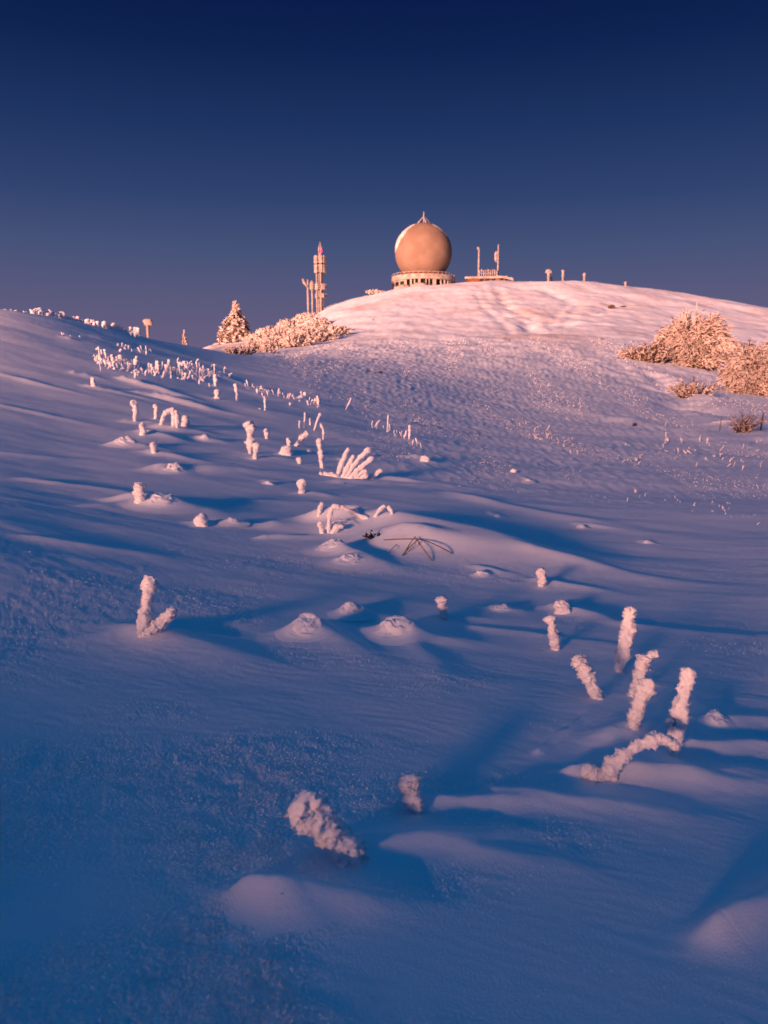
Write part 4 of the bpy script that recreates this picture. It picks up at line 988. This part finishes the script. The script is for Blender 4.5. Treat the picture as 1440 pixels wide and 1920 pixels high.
def ex_head(e, m_, H):
    mb = MB(); C = [(0, 0, H - 15 * m_), (0, 0, H - 12 * m_), (0, 0, H - 3 * m_), (0, 0, H + .3)]; mb.tube(C, [.3, .62, .6, .3], 8); mb.build('antenna', M_STEEL, e)
mast(578, 592, 524, RT, 3.6, 'leftmost antenna pole with a forked top beside the tower', 'antenna_pole', ex_fork)
mast(586, 591, 529, RT, 3.2, 'antenna pole with a thick cylindrical head left of the tower', 'antenna_pole', ex_head)
mast(594.5, 588, 492, RT - 1, 2.8, 'slim pole standing close against the left side of the tower', 'antenna_pole')

# ------------------------------------------------------------------ fence at the right edge
b = ground_hit(1427, 808, height); fe = empty('wooden_fence', b); tag(fe, 'brown wooden fence post with frosted rails at the right edge', 'fence'); m_ = mpp_at(b)
M_WOOD = noise_mat('old_wood', (.05, .02, .012), (.12, .055, .03), 8, .8)
for dx, h, w in ((0, 34, 3.2), (-77, 30, 1.4)):
    g = hz(b[0] + dx * m_, b[1]) - b[2]; mb = MB(); mb.tube([(dx * m_ - 1.5 * m_, 0, g - .1), (dx * m_, 0, g + h * m_ * .5), (dx * m_ + 1.5 * m_, 0, g + h * m_)], [w * m_ * .6, w * m_ * .5, w * m_ * .35], 8); mb.build('post', M_WOOD, fe)
for z0, z1, x0, x1 in ((16, 20, -90, 30), (20, 14, -25, 30)):
    mb = MB(); mb.tube([(x0 * m_, .03, z0 * m_), ((x0 + x1) / 2 * m_, .02, (z0 + z1) / 2 * m_ + .02), (x1 * m_, 0.03, z1 * m_)], .8 * m_, 7); mb.build('rail', M_FROSTTWIG, fe)
print('objects', round(time.time() - T0, 1))


# ------------------------------------------------------------------ light and sky
EXPO = 1.95
w = bpy.data.worlds.new('World'); scene.world = w; w.use_nodes = True
nt = w.node_tree; bg = nt.nodes['Background']
tc = N(nt, 'ShaderNodeTexCoord'); sep = N(nt, 'ShaderNodeSeparateXYZ'); nrm = N(nt, 'ShaderNodeVectorMath', _operation='NORMALIZE')
link(nt, tc, 'Generated', nrm, 0); link(nt, nrm, 0, sep, 0)
K = 2 ** -EXPO
GL = 0.7
def s2l(c): return tuple((v / 255 / 12.92 if v / 255 <= 0.04045 else ((v / 255 + 0.055) / 1.055) ** 2.4) for v in c)
def el_of(py):
    d = pix_ray(720, py); return d[2] / math.hypot(d[0], d[1], d[2])
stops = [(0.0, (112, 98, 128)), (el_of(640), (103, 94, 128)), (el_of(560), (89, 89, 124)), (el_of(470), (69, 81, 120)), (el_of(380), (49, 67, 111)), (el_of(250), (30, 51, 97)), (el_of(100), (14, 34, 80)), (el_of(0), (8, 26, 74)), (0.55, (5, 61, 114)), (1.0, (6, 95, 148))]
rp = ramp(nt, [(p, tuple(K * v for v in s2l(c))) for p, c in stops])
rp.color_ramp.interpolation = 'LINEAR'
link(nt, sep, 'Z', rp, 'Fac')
# warm twilight arch on the sun's side
dt = N(nt, 'ShaderNodeVectorMath', _operation='DOT_PRODUCT'); dt.inputs[1].default_value = (SUNH[0], SUNH[1], 0)
link(nt, nrm, 0, dt, 0)
mr = N(nt, 'ShaderNodeMapRange', _interpolation_type='SMOOTHSTEP'); mr.inputs['From Min'].default_value = 0.1; mr.inputs['From Max'].default_value = 1.0
link(nt, dt, 'Value', mr, 'Value')
mz = N(nt, 'ShaderNodeMapRange', _interpolation_type='SMOOTHSTEP'); mz.inputs['From Min'].default_value = 0.18; mz.inputs['From Max'].default_value = 0.0
link(nt, sep, 'Z', mz, 'Value')
mu = N(nt, 'ShaderNodeMath', _operation='MULTIPLY'); link(nt, mr, 0, mu, 0); link(nt, mz, 0, mu, 1)
warm = N(nt, 'ShaderNodeMix', _data_type='RGBA', _blend_type='ADD'); warm.inputs[7].default_value = (2.4 * K * GL, 1.45 * K * GL, 1.75 * K * GL, 1)
link(nt, mu, 0, warm, 0); link(nt, rp, 'Color', warm, 6)
sky = N(nt, 'ShaderNodeTexSky'); sky.sky_type = 'NISHITA'; sky.sun_disc = False; sky.sun_elevation = math.radians(2.0); sky.sun_rotation = math.atan2(SUNH[0], SUNH[1]); sky.air_density = 1.0; sky.dust_density = 0.5; sky.ozone_density = 4.0
ad = N(nt, 'ShaderNodeMix', _data_type='RGBA', _blend_type='ADD'); ad.inputs[0].default_value = 0.001
link(nt, warm, 2, ad, 6); link(nt, sky, 'Color', ad, 7)
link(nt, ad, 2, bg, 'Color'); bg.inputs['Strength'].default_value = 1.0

sun = bpy.data.lights.new('low_sun', 'SUN'); sun.energy = 5.0; sun.color = (1.0, 0.44, 0.29); sun.angle = math.radians(17)
so = bpy.data.objects.new('low_sun', sun); COL.objects.link(so)
dirv = Vector((SUNH[0] * math.cos(SUN_EL), SUNH[1] * math.cos(SUN_EL), math.sin(SUN_EL)))
so.rotation_euler = dirv.to_track_quat('Z', 'Y').to_euler()

cam = bpy.data.cameras.new('camera'); co = bpy.data.objects.new('camera', cam); COL.objects.link(co); scene.camera = co
cam.sensor_fit = 'VERTICAL'; cam.sensor_height = 36; cam.lens = 27.0; cam.clip_end = 6000; cam.clip_start = 0.05
co.location = (0, 0, CAMZ); co.rotation_euler = (PI / 2 - PITCH, 0, 0)
cam.dof.use_dof = True; cam.dof.focus_distance = 2.4; cam.dof.aperture_fstop = 6.5
scene.view_settings.view_transform = 'Standard'; scene.view_settings.look = 'None'; scene.view_settings.exposure = EXPO; scene.view_settings.gamma = 1
scene.cycles.use_denoising = True
scene.cycles.max_bounces = 8; scene.cycles.diffuse_bounces = 6
print('script', round(time.time() - T0, 1))
